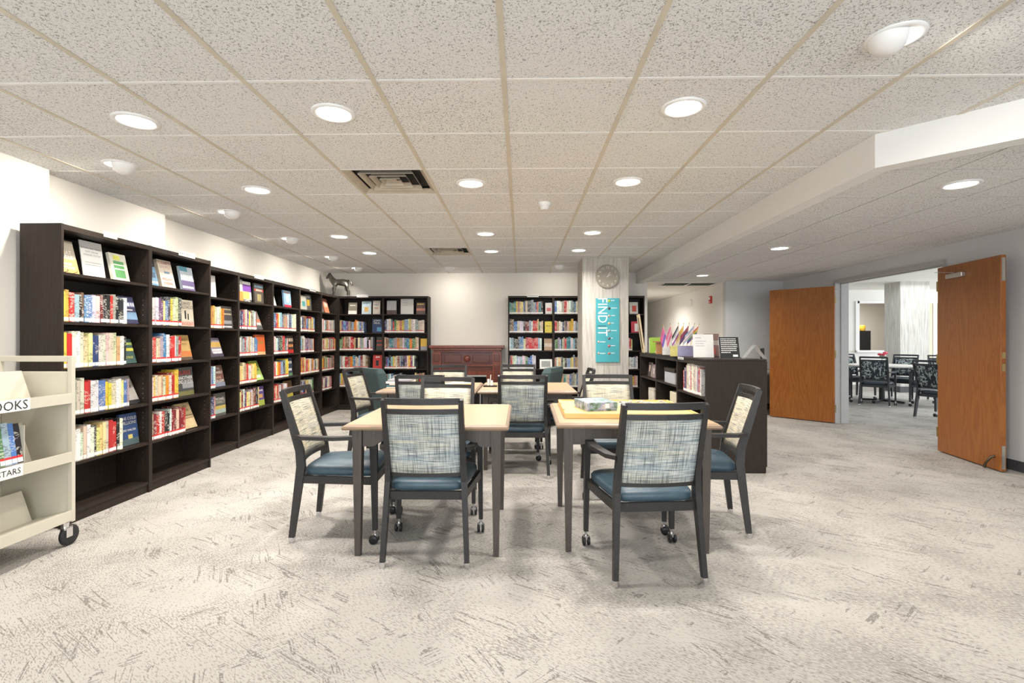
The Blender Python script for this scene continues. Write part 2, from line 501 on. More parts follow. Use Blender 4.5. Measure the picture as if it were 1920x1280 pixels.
for i in range(i0, i1+1):
    x = GX0 + i*G
    if -3.5 < x < 4.6:
        MB().box(x-0.012, x+0.012, -3.0, YB if x < 2.09 else 5.1-x, ZC-0.004, ZC+0.03).build('grid_bar', M_gridbar, ceil)
for j in range(-4, 12):
    y = GY0 + j*G
    if y < YB:
        xe = 2.10 if y > 2.99 else min(XR, 5.09-y)
        MB().box(-3.55, xe, y-0.009, y+0.009, ZC-0.002, ZC+0.03).build('grid_crossbar', M_trim, ceil)
# lower ceiling on the right
lowc = struct(prism(clip([(2.2, 0.4), (4.72, 0.4), (4.72, 9.08), (2.2, 9.08)], [(1, 0, 2.20), (1, 1, 5.24)]), 2.40, 2.44).build('ceiling_lower', M_tile), 'lower tiled ceiling right of the soffit')
LP = [(1, 0, 2.20), (1, 1, 5.24), (-1, 0, -XR), (0, -1, -9.08)]
lfull = None
for i in range(0, 6):
    for j in range(-4, 12):
        x0 = 2.06 + i*G; y0 = GY0 + 0.2 + j*G; g = 0.007
        poly = clip([(x0+g, y0+g), (x0+G-g, y0+g), (x0+G-g, y0+G-g), (x0+g, y0+G-g)], LP)
        if not poly: continue
        if len(poly) == 4 and abs(poly[2][0]-poly[0][0]-(G-2*g)) < 1e-4 and abs(poly[2][1]-poly[0][1]-(G-2*g)) < 1e-4:
            if lfull is None:
                lfull = prism([(g, g), (G-g, g), (G-g, G-g), (g, G-g)], 0, 0.018).build('ceiling_tile', M_tile, lowc); o = lfull
            else:
                o = lfull.copy(); COL.objects.link(o)
            o.location = (x0, y0, ZL)
        else:
            prism(poly, ZL, ZL+0.018).build('ceiling_tile', M_tile, lowc)
prism(clip([(2.2, 0.4), (4.72, 0.4), (4.72, 9.08), (2.2, 9.08)], LP), ZL+0.012, ZL+0.03).build('grid_backing', M_gridbar, lowc)
# soffit: straight run and the 45 degree return
s = MB()
pl = [(2.095, 9.12), (2.095, 2.996), (4.72, 0.371), (4.72, 0.53), (2.205, 3.045), (2.205, 9.12)]
n = len(pl)
s.add([(x, y, 2.262) for x, y in pl] + [(x, y, 2.50) for x, y in pl], [(0, 1, 4, 5), (1, 2, 3, 4), (11, 10, 7, 6), (10, 9, 8, 7)] + [(i, n+i, n+(i+1) % n, (i+1) % n) for i in range(n)])
struct(s.build('trim_2', M_beam), 'white soffit beam dropping from the ceiling')
# corridor ceiling opening (dark gap with bars)
og = empty('ceiling_grille', (3.0, 9.30, 2.288), 0, 'dark open ceiling panel at the corridor entrance', 'ceiling panel')
MB().box(-0.35, 0.62, 0, 0.35, -0.004, 0.0).build('opening', M_dark, og)
for x in (-0.36, 0.12, 0.6): MB().box(x, x+0.03, 0, 0.35, -0.010, -0.004).build('bar', M_trim, og)

# doors
def door(name, hx, hy, ang, label, near):
    """leaf along local +x from the hinge, room face on local -y"""
    d = empty(name, (hx, hy, 0), ang); struct(d, label)
    MB().box(0.0, 0.914, -0.022, 0.022, 0.012, 2.045).build('leaf', M_door, d, bevel=0.002)
    f = -1
    if not near:
        h = MB().lathe([(0.026, 0), (0.026, 0.012), (0.012, 0.016), (0.012, 0.05)], 14, (0.85, -0.022, 0.98), axis='y').build('lever_rose', M_steel, d)
        MB().bar([(0.85, -0.066, 0.98), (0.80, -0.07, 0.98), (0.745, -0.066, 0.975)], 0.018, 0.014, (0, 0, 1)).build('lever', M_steel, h)
        MB().lathe([(0.03, 0), (0.028, 0.014), (0.014, 0.018), (0.014, 0.03)], 14, (0.85, -0.022, 1.10), axis='y').build('deadbolt', M_steel, d)
        MB().bar([(0.87, -0.025, 0.09), (0.885, -0.05, 0.06), (0.89, -0.06, 0.015)], 0.016, 0.016, (1, 0, 0)).build('kick_stop', M_chrome, d)
    else:
        MB().box(0.914, 0.9165, -0.014, 0.014, 1.80, 2.02).build('flush_bolt_plate', M_steel, d)
        MB().box(0.914, 0.9165, -0.014, 0.014, 0.03, 0.25).build('flush_bolt_plate', M_steel, d)
        MB().box(0.914, 0.917, -0.014, 0.014, 1.07, 1.13).build('bolt_plate', M_brass, d)
        MB().box(0.914, 0.917, -0.014, 0.014, 0.95, 1.02).build('strike_plate', M_brass, d)
        MB().tube([(0.84, -0.022, 0.14), (0.835, -0.05, 0.13), (0.81, -0.075, 0.07), (0.80, -0.085, 0.02)], [0.012, 0.012, 0.010, 0.014], 8).build('door_holder', M_bronze, d)
    c = MB().box(0.20, 0.45, -0.066, -0.022, 1.90, 1.95).build('door_closer', M_steel, d, bevel=0.006)
    MB().bar([(0.33, -0.05, 1.955), (0.20, -0.10, 1.975), (-0.02, -0.03, 2.0)], 0.02, 0.006, (0, 1, 0)).build('closer_arm', M_steel, c)
    for z in (0.22, 1.03, 1.84):
        MB().box(-0.012, 0.012, -0.028, 0.012, z-0.055, z+0.055).build('hinge', M_brass, d)
    return d
door('door_1', 4.685, 7.545, math.atan2(0.68, -0.64), 'open orange oak door leaf beside the low bookcase, with lever handle', False)
door('door_2', 4.685, 5.675, math.atan2(-0.90, -0.155), 'open orange oak door leaf folded back against the right wall', True)

# column with wallcovering
struct(MB().box(0.918, 1.60, 7.44, 8.05, 0, ZC).build('wall_column', M_column), 'square column covered in pale streaked wallcovering')

# ------------------------------------------------------------------ ceiling fixtures
def downlight(x, y, z, label, power=13):
    t = empty('recessed_light', (x, y, z), 0, label, 'ceiling light', 'recessed downlights')
    MB().lathe([(0.115, 0.0), (0.115, -0.006), (0.095, -0.010), (0.088, -0.004), (0.075, 0.02)], 28).build('trim_ring', M_trim, t)
    MB().lathe([(0.088, -0.003), (0.0005, -0.003)], 28, caps=False).build('lens', M_lens, t)
    l = bpy.data.lights.new('downlight', 'AREA'); l.shape = 'DISK'; l.size = 0.17; l.energy = power; l.color = (1.0, 0.955, 0.90); l.spread = R(150)
    o = bpy.data.objects.new('downlight_lamp', l); o.parent = t; o.location = (0, 0, -0.014); COL.objects.link(o)
DL = [(-2.13, 2.74, 'leftmost big ceiling light above the book cart end'), (-1.0, 2.665, 'bright ceiling light above the front left table'),
      (0.85, 2.63, 'bright ceiling light above the front right table'), (-2.13, 4.02, 'ceiling light left of the square air vent'),
      (-0.385, 3.88, 'ceiling light just right of the square air vent'), (0.825, 3.86, 'ceiling light right of the smoke detector'),
      (-0.40, 5.73, 'ceiling light beyond the smoke detector, left of its pair'), (0.815, 5.69, 'ceiling light nearer of two before the clock column'),
      (-2.13, 5.85, 'ceiling light third along the left row'), (-2.11, 6.97, 'ceiling light fourth along the left row'),
      (-0.40, 6.87, 'small far ceiling light right of the far vent'), (0.79, 6.81, 'ceiling light closest to the clock column')]
for x, y, l in DL: downlight(x, y, ZC, l)
for y, l in ((3.44, 'lower ceiling light nearest the camera on the right'), (5.81, 'middle light of the lower right ceiling'), (8.25, 'farthest light of the lower right ceiling')):
    downlight(2.98, y, ZL, l)
downlight(2.75, 11.5, 2.288, 'light in the white corridor ceiling', 16)
def eyeball(x, y, z, ang, label, power=6, tilt=32):
    """adjustable wall washer; shines towards local -x"""
    t = empty('wall_washer_light', (x, y, z), ang, label, 'ceiling light', 'adjustable wall washers')
    MB().lathe([(0.105, 0), (0.105, -0.006), (0.08, -0.010), (0.078, 0.01)], 26).build('trim_ring', M_trim, t)
    rings = []
    b = MB()
    for k in range(7):
        a = k/6*PI/2
        rings.append([(0.078*math.cos(a)*math.cos(u) + 0.02, 0.078*math.cos(a)*math.sin(u), -0.008-0.062*math.sin(a)) for u in [PI*2*q/20 for q in range(20)] if True])
    # half dome hood on the room side
    hood = [[(max(p[0], -0.01), p[1], p[2]) for p in r] for r in rings]
    b.loft(hood, True, True).build('hood', M_trim, t)
    MB().add([(-0.012, -0.06, -0.011), (-0.012, 0.06, -0.011), (-0.012, 0.045, -0.05), (-0.012, -0.045, -0.05)], [(0, 1, 2, 3)]).add([(-0.012, 0, -0.005)] + [(-0.012-.066*math.sin(PI*q/10), .066*math.cos(PI*q/10), -0.005) for q in range(11)], [(0, q+1, q+2) for q in range(10)]).build('lens', M_lens, t)
    l = bpy.data.lights.new('washer', 'AREA'); l.shape = 'DISK'; l.size = 0.10; l.energy = power; l.color = (1.0, 0.93, 0.83); l.spread = R(140)
    o = bpy.data.objects.new('washer_lamp', l); o.parent = t; o.location = (-0.03, 0, -0.045); o.rotation_euler = (0, R(tilt), 0); COL.objects.link(o)
for y, l in ((3.42, 'nearest wall washer light above the first bookcase'), (4.71, 'second wall washer light above the left bookcases'), (5.96, 'third wall washer light above the left bookcases'),
             (7.28, 'fourth wall washer light above the left bookcases'), (8.42, 'last wall washer light near the horse statue')):
    eyeball(-2.77, y, ZC, 0, l)
eyeball(-1.2, 8.42, ZC, R(-90), 'wall washer light above the left back bookcases', 3)
eyeball(0.645, 8.25, ZC, R(-90), 'wall washer light above the right back bookcases', 3)
eyeball(1.5, 2.03, ZC, R(180), 'large tilted eyeball light nearest the soffit corner', 7)

def vent(x0, y0, label):
    t = empty('air_vent', (x0 + G/2, y0 + G/2, ZC), 0, label, 'air vent', 'ceiling air diffusers')
    h = G/2 - 0.012
    MB().box(-h, h, -h, h, 0.050, 0.055).build('duct_back', M_dark, t)
    def ringm(r0, r1, z0, z1):
        m = MB()
        a = [(-r0, -r0, z0), (r0, -r0, z0), (r0, r0, z0), (-r0, r0, z0)]; b = [(-r1, -r1, z1), (r1, -r1, z1), (r1, r1, z1), (-r1, r1, z1)]
        m.loft([a, b, [(p[0], p[1], p[2]+0.004) for p in b], [(p[0], p[1], p[2]+0.004) for p in a], a], False)
        return m
    ringm(h, h-0.04, 0.0, 0.030).build('frame', M_ventmetal, t)
    for r0, r1 in ((0.205, 0.180), (0.140, 0.115), (0.078, 0.055)):
        ringm(r0, r1, 0.002, 0.036).build('louvre', M_ventmetal, t)
    MB().box(-0.04, 0.04, -0.04, 0.04, 0.012, 0.016).build('centre_plate', M_ventmetal, t)
vent(GX0, GY0 + 2*G, 'square metal air vent in the ceiling above the left table')
vent(GX0, GY0 + 7*G, 'far square metal air vent near the back wall')
sd = empty('smoke_detector', (0.214, 4.443, ZC), 0, 'white smoke detector on the ceiling', 'smoke detector')
MB().lathe([(0.055, 0), (0.055, -0.018), (0.045, -0.03)], 20).build('base', M_trim, sd)
MB().lathe([(0.040, -0.03), (0.040, -0.05), (0.026, -0.062)], 20).build('sensor_head', M_trim, sd)

# ------------------------------------------------------------------ bookcases
SHELVES = [1.70, 1.37, 1.055, 0.73, 0.41, 0.085]
def bookcase(loc, rz, label, group, H=2.02, W=0.80, Dp=0.28, shelves=SHELVES, sign=None):
    t = empty('bookcase', loc, rz, label, 'bookcase', group)
    p = 0.018
    MB().box(0, p, 0, Dp, 0, H).build('side_panel', M_shelf, t)
    MB().box(W-p, W, 0, Dp, 0, H).build('side_panel', M_shelf, t)
    MB().box(p, W-p, 0.0, Dp, H-p-0.02, H-0.002).build('top_panel', M_shelf, t)
    MB().box(p, W-p, Dp-0.008, Dp-0.002, 0.0, H-p).build('back_panel', M_shelf, t)
    for z in shelves:
        MB().box(p, W-p, 0.004, Dp-0.01, z-0.02, z).build('shelf', M_shelf, t)
    MB().box(p, W-p, 0.012, 0.026, 0, shelves[-1]-0.02).build('plinth', M_shelf, t)
    pins = MB()
    if H > 1.5:
        for yy in (0.05, 0.22):
            for kk in range(40):
                z = 0.25 + kk*0.04
                pins.add([(W-p-0.0006, yy-0.003, z-0.003), (W-p-0.0006, yy-0.003, z+0.003), (W-p-0.0006, yy+0.003, z+0.003), (W-p-0.0006, yy+0.003, z-0.003)], [(0, 1, 2, 3)])
        o = pins.build('pin_holes', M_steel, t); o['kind'] = 'stuff'
    if sign:
        s = MB().box(W*0.42, W*0.42+sign[1], -0.004, 0.0, H-0.02, H+0.022).build('name_sign', M_paper, t)
        if sign[0] == '~': strokes('sign_lettering', M_inkgrey, s, W*0.42+.012, W*0.42+sign[1]-.012, H+0.001, .016, -.005)
        else: text('sign_lettering', sign[0], 0.034, M_inkgrey, s, (W*0.42+sign[1]/2, -0.005, H+0.001), sx=0.85)
    return t
XA, XB = -3.037, -3.237
UNITS = []   # (matrix, name)
ordn = ['nearest the book cart', 'second from the book cart', 'third from the book cart', 'fourth from the book cart', 'fifth from the book cart', 'sixth from the book cart', 'in the left corner']
signs = {0: ('Fiction', 0.12), 1: ('~', 0.22), 3: ('~', 0.22), 5: ('~', 0.22)}
for k in range(7):
    loc = (XA, 3.263 + 0.8*k, 0) if k < 2 else (XB, 4.905 + 0.8*(k-2) - 0.02*(k-2)*0, 0)
    if k == 6: W = 0.72
    else: W = 0.80
    bookcase(loc, R(90), 'tall dark brown bookcase along the left wall, ' + ordn[k], 'tall dark bookcases', sign=signs.get(k), W=W)
    UNITS.append(Matrix.Translation(loc) @ Matrix.Rotation(R(90), 4, 'Z'))
YF = 8.84
bl = ['tall dark bookcase on back wall, beneath the horse statue', 'tall dark bookcase on back wall, touching the fireplace on its left',
      'tall dark bookcase on back wall, right of the fireplace', 'tall dark bookcase on back wall, left edge of the clock column', 'tall dark bookcase on back wall, half hidden behind the clock column']
for k, x in enumerate((XB, XB+0.8, -0.218, 0.582, 1.382)):
    bookcase((x, YF, 0), 0, bl[k], 'tall dark bookcases', sign={0: ('~', 0.2), 2: ('~', 0.2)}.get(k))
    UNITS.append(Matrix.Translation((x, YF, 0)))

# ------------------------------------------------------------------ books
rnd = random.Random(11)
def ordinal(n):
    w = ['first', 'second', 'third', 'fourth', 'fifth', 'sixth', 'seventh', 'eighth', 'ninth', 'tenth', 'eleventh', 'twelfth', 'thirteenth', 'fourteenth', 'fifteenth', 'sixteenth', 'seventeenth', 'eighteenth', 'nineteenth', 'twentieth']
    return w[n] if n < 20 else 'twenty-' + w[n % 20]
MIX = ['cream']*5 + ['white']*6 + ['red']*4 + ['dark red']*2 + ['black']*4 + ['charcoal']*2 + ['navy']*2 + ['blue']*3 + ['light blue']*3 + ['tan']*3 + ['yellow']*2 + ['orange']*3 + ['green', 'teal', 'purple', 'grey', 'grey', 'brown', 'brown', 'pink', 'olive', 'pale yellow']
WARM = ['cream']*5 + ['pale yellow']*4 + ['white']*4 + ['yellow']*2 + ['tan']*2 + ['red']*2 + ['black', 'charcoal', 'orange', 'pink', 'navy']
GOLD = ['yellow']*4 + ['orange']*4 + ['pale yellow']*2 + ['cream']*3 + ['red']*2 + ['black', 'brown', 'tan', 'white']
REDS = ['red']*5 + ['dark red']*3 + ['white']*3 + ['cream']*2 + ['black']*2 + ['purple', 'pink', 'tan', 'grey']
COOL = ['white']*4 + ['light blue']*3 + ['blue']*2 + ['grey']*3 + ['cream']*3 + ['teal', 'navy', 'charcoal', 'red', 'tan', 'green']
ROWS = {  # unit -> list of (palette, end x of row, red labels)
 0: [(MIX, .58, 0), (WARM, .58, 0), (COOL + WARM, .60, 0), (GOLD + WARM, .56, 0)],
 1: [(MIX, .42, 1), (REDS + COOL, .40, 1), (GOLD, .39, 1), (REDS, .47, 1)],
 2: [(GOLD, .55, 1), None, (COOL, .42, 1), (MIX, .42, 1)],
 3: [(MIX, .44, 1), (WARM + COOL, .46, 1), (WARM, .46, 1), (WARM + REDS, .50, 1)],
 4: [(MIX, .72, 1), (REDS + COOL, .50, 1), (GOLD + COOL, .48, 1), (REDS + WARM, .48, 1)],
 5: [(MIX + WARM, .60, 1), (MIX, .55, 1), (GOLD + REDS, .76, 1), (MIX, .55, 1)],
 6: [(MIX, .62, 1), (WARM, .66, 1), (MIX, .60, 1), (REDS, .50, 1)],
 7: [(REDS + MIX, .46, 1), (MIX, .62, 1), (MIX, .55, 1), (COOL + GOLD, .74, 1)],
 8: [(WARM + COOL, .73, 1), (GOLD + COOL, .64, 1), (MIX, .60, 1), (MIX, .74, 1)],
 9: [(MIX, .62, 0), (MIX + WARM, .62, 0), (REDS + COOL, .60, 0), (COOL, .52, 0)],
 10: [(COOL, .78, 0), (MIX, .78, 0), (COOL, .78, 0), (WARM + COOL, .78, 0)],
 11: [(WARM, .3, 0), (MIX, .4, 0), (WARM, .6, 0), (COOL, .7, 0)]}
unit_names = ['bookcase nearest the cart', 'second bookcase from the cart', 'third bookcase from the cart', 'fourth bookcase from the cart', 'fifth bookcase from the cart']
row_names = ['top book row', 'second row', 'third row', 'lowest row']
def book(Mw, th, h, dp, cname, red, label, group, name='book'):
    m = MB(); c = 0.0022
    m.box(0, th, 0, c, 0, h); m.box(0, c, c, dp, 0, h); m.box(th-c, th, c, dp, 0, h)
    o = m.build(name, M_cover)
    o.matrix_world = Mw
    o.color = (*[min(1, v*rnd.uniform(0.8, 1.15)) for v in PAL[cname]], 1)
    tag(o, label, 'book', group)
    MB().box(c, th-c, c, dp-0.003, 0.003, h-0.004).build('page_block', M_pages, o)
    lb = MB().box(0.0008, th-0.0008, -0.0006, 0, 0.006, 0.030).build('spine_label', M_paper, o)
    if red: MB().box(0.001, th-0.001, -0.0008, 0, 0.031, 0.043).build('colour_band', M_red, o)
    return o
stuff = MB(); stuff_cols = []
def stuff_book(Mw, th, h, dp, cname, red):
    col = [min(1, v*rnd.uniform(0.8, 1.15)) for v in PAL[cname]]; rr = rnd.random()
    def bx(x0, x1, y0, y1, z0, z1, c, mi):
        stuff.box(x0, x1, y0, y1, z0, z1, mi, Mw)
        stuff_cols.extend([(*c, rr)]*6)
    bx(0, th, 0, dp, 0, h-0.004, col, 0)
    bx(0.002, th-0.002, 0.003, dp-0.002, h-0.004, h-0.003, (0.7, 0.65, 0.52), 1)
    bx(0.0008, th-0.0008, -0.0006, 0, 0.006, 0.030, (0.8, 0.8, 0.8), 2)
    if red and rr > 0.3: bx(0.001, th-0.001, -0.0007, 0, 0.031, 0.043, (0.6, 0.03, 0.03), 3)
indiv = 0
def fill_row(u, zs, xs, xe, pal, red, uname, rname, individual, hlo=0.195, hhi=0.245):
    global indiv
    x = xs; n = 0; run = 0
    items = []
    while True:
        th = rnd.uniform(0.018, 0.040)
        if x + th > xe: break
        if run <= 0: cn = rnd.choice(pal); run = rnd.choice([1, 1, 1, 2])
        run -= 1
        items.append((x, th, cn)); x += th + 0.0008
    bh = rnd.uniform(hlo, hhi)
    for n, (x, th, cn) in enumerate(items):
        if rnd.random() < 0.35: bh = rnd.uniform(hlo, hhi)
        h = bh + rnd.uniform(-0.012, 0.012); dp = rnd.uniform(0.135, 0.165)
        inset = 0.015 + rnd.uniform(0, 0.008)
        Mw = UNITS[u] @ Matrix.Translation((x, inset, zs + 0.0005))
        if individual:
            book(Mw, th, h, dp, cn, red, f'{cn} book, {ordinal(n)} from left, {rname}, {uname}', 'shelved books on the left wall'); indiv += 1
        else: stuff_book(Mw, th, h, dp, cn, red)
for u in range(12):
    for r, spec in enumerate(ROWS[u]):
        if spec is None: continue
        pal, xe, red = spec
        xs = 0.022
        if u == 2: xs = 0.26 if r == 0 else 0.30
        zs = SHELVES[r+1] if u < 9 else SHELVES[r]
        fill_row(u, zs, xs, xe, pal, red, unit_names[min(u, 4)], row_names[r], u < 5)
# extra low rows of the back-right cases
for u, xe in ((9, .5), (10, .78), (11, .7)):
    fill_row(u, SHELVES[4], 0.022, xe, COOL + WARM, 0, '', '', False)
so = stuff.build('shelved_book_rows', [M_coverA, M_pages, M_paper, M_red])
at = so.data.color_attributes.new('book_colour', 'FLOAT_COLOR', 'CORNER')
buf = []
for c, p in zip(stuff_cols, so.data.polygons): buf.extend(list(c)*p.loop_total)
at.data.foreach_set('color', buf)
tag(so, 'rows of library books filling the far bookcases', 'books', None, 'stuff')

# display books, standing face out and leaning back
_cm = {}
def cmat(col, rough=0.4):
    key = tuple(round(c, 3) for c in col)
    if key not in _cm: _cm[key] = plain('print_%02d' % len(_cm), col, rough, var=0.10, scale=22)
    return _cm[key]
W_, K_ = (0.8, 0.78, 0.74), (0.02, 0.02, 0.022)
def display(u, x, z, w, h, col, label, art=(), words=(), lean=12, turn=0, y=0.06, th=0.022, M0=None, stand=False, name='display_book'):
    """art: (x0,x1,z0,z1,colour) in fractions; words: (text,zfrac,size frac of w,colour)"""
    base = (UNITS[u] if M0 is None else M0) @ Matrix.Translation((x, y, z + 0.001 + th*math.sin(R(lean)))) @ Matrix.Rotation(R(turn), 4, 'Z') @ Matrix.Rotation(R(-lean), 4, 'X')
    m = MB(); c = 0.002
    m.box(0, w, 0, c, 0, h); m.box(0, w, th-c, th, 0, h); m.box(0, c, c, th-c, 0, h)
    o = m.build(name, cmat(col)); o.matrix_world = base
    tag(o, label, 'book', 'face-out display books')
    MB().box(c, w-0.002, c, th-c, 0.003, h-0.003).build('page_block', M_pages, o)
    d = 0.0004
    for k, (x0, x1, z0, z1, ac) in enumerate(art):
        d += 0.0002
        MB().add([(x0*w, -d, z0*h), (x1*w, -d, z0*h), (x1*w, -d, z1*h), (x0*w, -d, z1*h)], [(0, 1, 2, 3)]).build('cover_art', cmat(ac), o)
    for tx, zf, sz, tc in words:
        if tx[0] == '~':
            k = min(.46, float(tx[1:])*sz*.33); strokes('cover_title', cmat(tc), o, (.5-k)*w, (.5+k)*w, zf*h, sz*w*.62, -d-.0006); continue
        me = text_mesh(tx, 1.0); wd = max(v.co.x for v in me.vertices) - min(v.co.x for v in me.vertices)
        size = sz * w
        sx = min(1.0, 0.92*w/(wd*size))
        text('cover_title', tx, size, cmat(tc), o, (w/2, -d-0.0006, zf*h), sx=sx)
    if stand:
        st = MB()
        for q in (0.3, 0.7): st.tube([(q*w, -0.03, 0.012), (q*w, -0.03, -0.0), (q*w, 0.05, 0.0), (q*w, 0.035, h*0.6)], 0.002, 6)
        st.build('wire_stand', M_black, o)
    return o
def notice(u, x, z, w, h, label, lines, lean=8, turn=0, y=0.10, M0=None):
    base = (UNITS[u] if M0 is None else M0) @ Matrix.Translation((x, y, z + 0.001 + .006*math.sin(R(lean)))) @ Matrix.Rotation(R(turn), 4, 'Z') @ Matrix.Rotation(R(-lean), 4, 'X')
    o = MB().box(0, w, 0, 0.003, 0, h).build('notice_sheet', M_paper); o.matrix_world = base
    tag(o, label, 'notice')
    MB().box(0, w, 0.003, 0.006, 0, h).build('acrylic_holder', M_trim, o)
    for tx, zf, sz in lines:
        if tx[0] == '~': strokes('printed_line', M_inkgrey, o, .12*w, min(.9, .12+float(tx[1:])*.03)*w, zf*h, sz*.35); continue
        text('notice_lettering', tx, sz, M_inkgrey, o, (w/2, -0.0008, zf*h))
    return o
S0 = SHELVES
# first bookcase
display(0, .03, S0[0], .175, .235, (.42, .36, .27), 'tan and orange novel on wire stand, top shelf corner by the cart', [(0, 1, .0, .45, (.62, .36, .12)), (.1, .55, .6, .85, (.70, .42, .10))], [('GREAT', .62, .22, W_), ('CIRCLE', .48, .22, W_), ('MAGGIE', .27, .14, W_), ('SHIPSTEAD', .16, .14, W_)], 14, stand=True)
notice(0, .285, S0[0], .19, .27, 'white honor system notice on top shelf of nearest bookcase', [('BOOKS ARE TAKEN', .80, .020), ('OUT ON AN', .71, .020), ('HONOR SYSTEM', .62, .020), ('~33', .42, .010), ('~24', .35, .010), ('~9', .16, .011)])
display(0, .50, S0[0], .16, .215, (.60, .58, .48), 'green and white flowered book beside the honor system notice', [(.18, .8, .1, .72, (.10, .30, .10)), (.22, .62, .76, .92, (.62, .62, .12))], [('~11', .58, .10, W_), ('~9', .42, .10, W_)], 12)
display(0, .60, S0[1], .15, .225, (.05, .05, .10), 'dark purple and blue novel ending the top book row, first bookcase', [(0, 1, .15, .42, (.22, .35, .50)), (0, 1, .6, .8, (.14, .16, .30))], [('~5', .70, .3, W_), ('~7', .50, .13, W_)], 14)
display(0, .60, S0[2], .13, .20, (.05, .10, .09), 'dark green and yellow novel ending second book row, first bookcase', [(0, 1, .5, .62, (.6, .55, .08)), (0, 1, .75, .85, (.35, .42, .10))], [('trout', .25, .3, (.7, .65, .1))], 16)
display(0, .60, S0[3], .165, .235, (.42, .39, .35), 'grey sketched-cover book ending third book row, first bookcase', [(0, 1, 0, .12, K_)], [('~5', .80, .2, W_), ('~4', .60, .24, (.15, .08, .06))], 24)
display(0, .58, S0[4], .175, .25, (.035, .07, .17), 'navy novel with white lettering on lowest book row, first bookcase', [(0, 1, 0, .2, (.09, .13, .14)), (.4, .65, .2, .33, (.60, .50, .15))], [('THE COLD', .84, .19, W_), ('MILLIONS', .70, .2, W_), ('JESS WALTER', .47, .13, W_)], 6)
# second bookcase
display(1, .03, S0[0], .15, .235, (.15, .30, .45), 'blue mountain thriller at left of second bookcase top shelf', [(0, 1, .72, 1, K_), (.1, .9, .3, .5, (.05, .10, .18))], [('~6', .12, .25, W_), ('~6', .82, .2, W_)], 14)
display(1, .22, S0[0], .17, .245, (.66, .58, .47), 'cream novel with red lettering on second bookcase top shelf', [(.35, .75, .5, .58, (.15, .25, .35))], [('ELIZABETH', .88, .19, (.35, .04, .04)), ('GEORGE', .74, .2, (.55, .30, .22)), ('MISSING', .28, .2, (.5, .06, .05)), ('JOSEPH', .13, .2, (.5, .06, .05))], 13, th=0.04)
display(1, .48, S0[0], .18, .225, (.45, .52, .58), 'pale blue and purple thriller at right of second bookcase top shelf', [(0, 1, .0, .42, (.10, .07, .17)), (0, .6, .8, 1, (.05, .25, .33))], [('~6', .6, .24, W_), ('~8', .14, .2, W_)], 10)
display(1, .44, S0[1], .20, .245, (.62, .55, .43), 'cream novel with two walking figures, second bookcase', [(.38, .48, .28, .6, K_), (.58, .66, .25, .48, K_), (0, 1, .0, .2, (.60, .44, .35))], [('DAVID', .86, .2, (.12, .09, .07)), ('BALDACCI', .72, .2, (.12, .09, .07)), ('INNOCENT', .09, .2, (.5, .05, .04))], 4)
display(1, .43, S0[2], .19, .235, (.58, .38, .13), 'golden sunset novel ending second book row, second bookcase', [(0, 1, .14, .36, (.62, .20, .05)), (0, 1, .0, .12, (.10, .06, .04))], [('THREE', .80, .2, (.36, .22, .08)), ('HOURS', .65, .2, (.36, .22, .08))], 12)
display(1, .42, S0[3], .22, .26, (.07, .07, .07), 'black and white novel with red author line, second bookcase', [(0, 1, 0, .16, (.19, .18, .07)), (.3, 1, .25, .45, (.30, .30, .30))], [('BURKE', .80, .25, (.55, .07, .05)), ('ANOTHER', .62, .2, W_), ('KIND OF EDEN', .48, .2, W_)], 5)
display(1, .49, S0[4], .20, .25, (.62, .48, .26), 'tan handwritten-cover book leaning on lowest row, second bookcase', [], [('Agatha', .85, .2, (.16, .07, .05)), ('Christie', .72, .2, (.16, .07, .05)), ('~18', .5, .1, (.3, .17, .1)), ('~15', .4, .1, (.3, .17, .1))], 22)
# third bookcase
notice(2, .30, S0[0], .24, .245, 'blank-looking white notice on third bookcase top shelf', [('~17', .7, .016), ('~17', .5, .016), ('~12', .3, .016)], 4)
display(2, .56, S0[1], .19, .25, (.05, .045, .045), 'black novel with a car on third bookcase, upper row', [(.1, .9, .2, .36, (.25, .25, .25))], [('~11', .86, .14, (.5, .4, .25)), ('~9', .65, .14, (.5, .4, .25)), ('~8', .08, .15, W_)], 6, -8)
display(2, .42, S0[2], .19, .215, (.30, .25, .33), 'purple and orange thriller alone on third bookcase middle shelf', [(0, 1, .5, .78, (.66, .42, .10)), (0, 1, 0, .2, (.05, .04, .07))], [('~7', .36, .18, W_), ('~6', .22, .2, W_)], 18)
display(2, .44, S0[3], .20, .235, (.15, .07, .05), 'brown novel with white capitals on third bookcase, lower shelf', [(0, 1, 0, .2, (.20, .22, .28))], [('JOHN', .84, .2, W_), ('CONNOLLY', .66, .18, W_), ('DARK', .42, .2, (.7, .45, .35)), ('HOLLOW', .26, .2, W_)], 12)
display(2, .44, S0[4], .21, .25, (.11, .11, .095), 'dark seascape novel on lowest row of third bookcase', [(0, 1, .3, .45, (.55, .42, .12)), (0, 1, .12, .3, (.35, .42, .38))], [('MICHAEL', .74, .2, W_), ('CONNELLY', .60, .2, (.6, .55, .4))], 3)
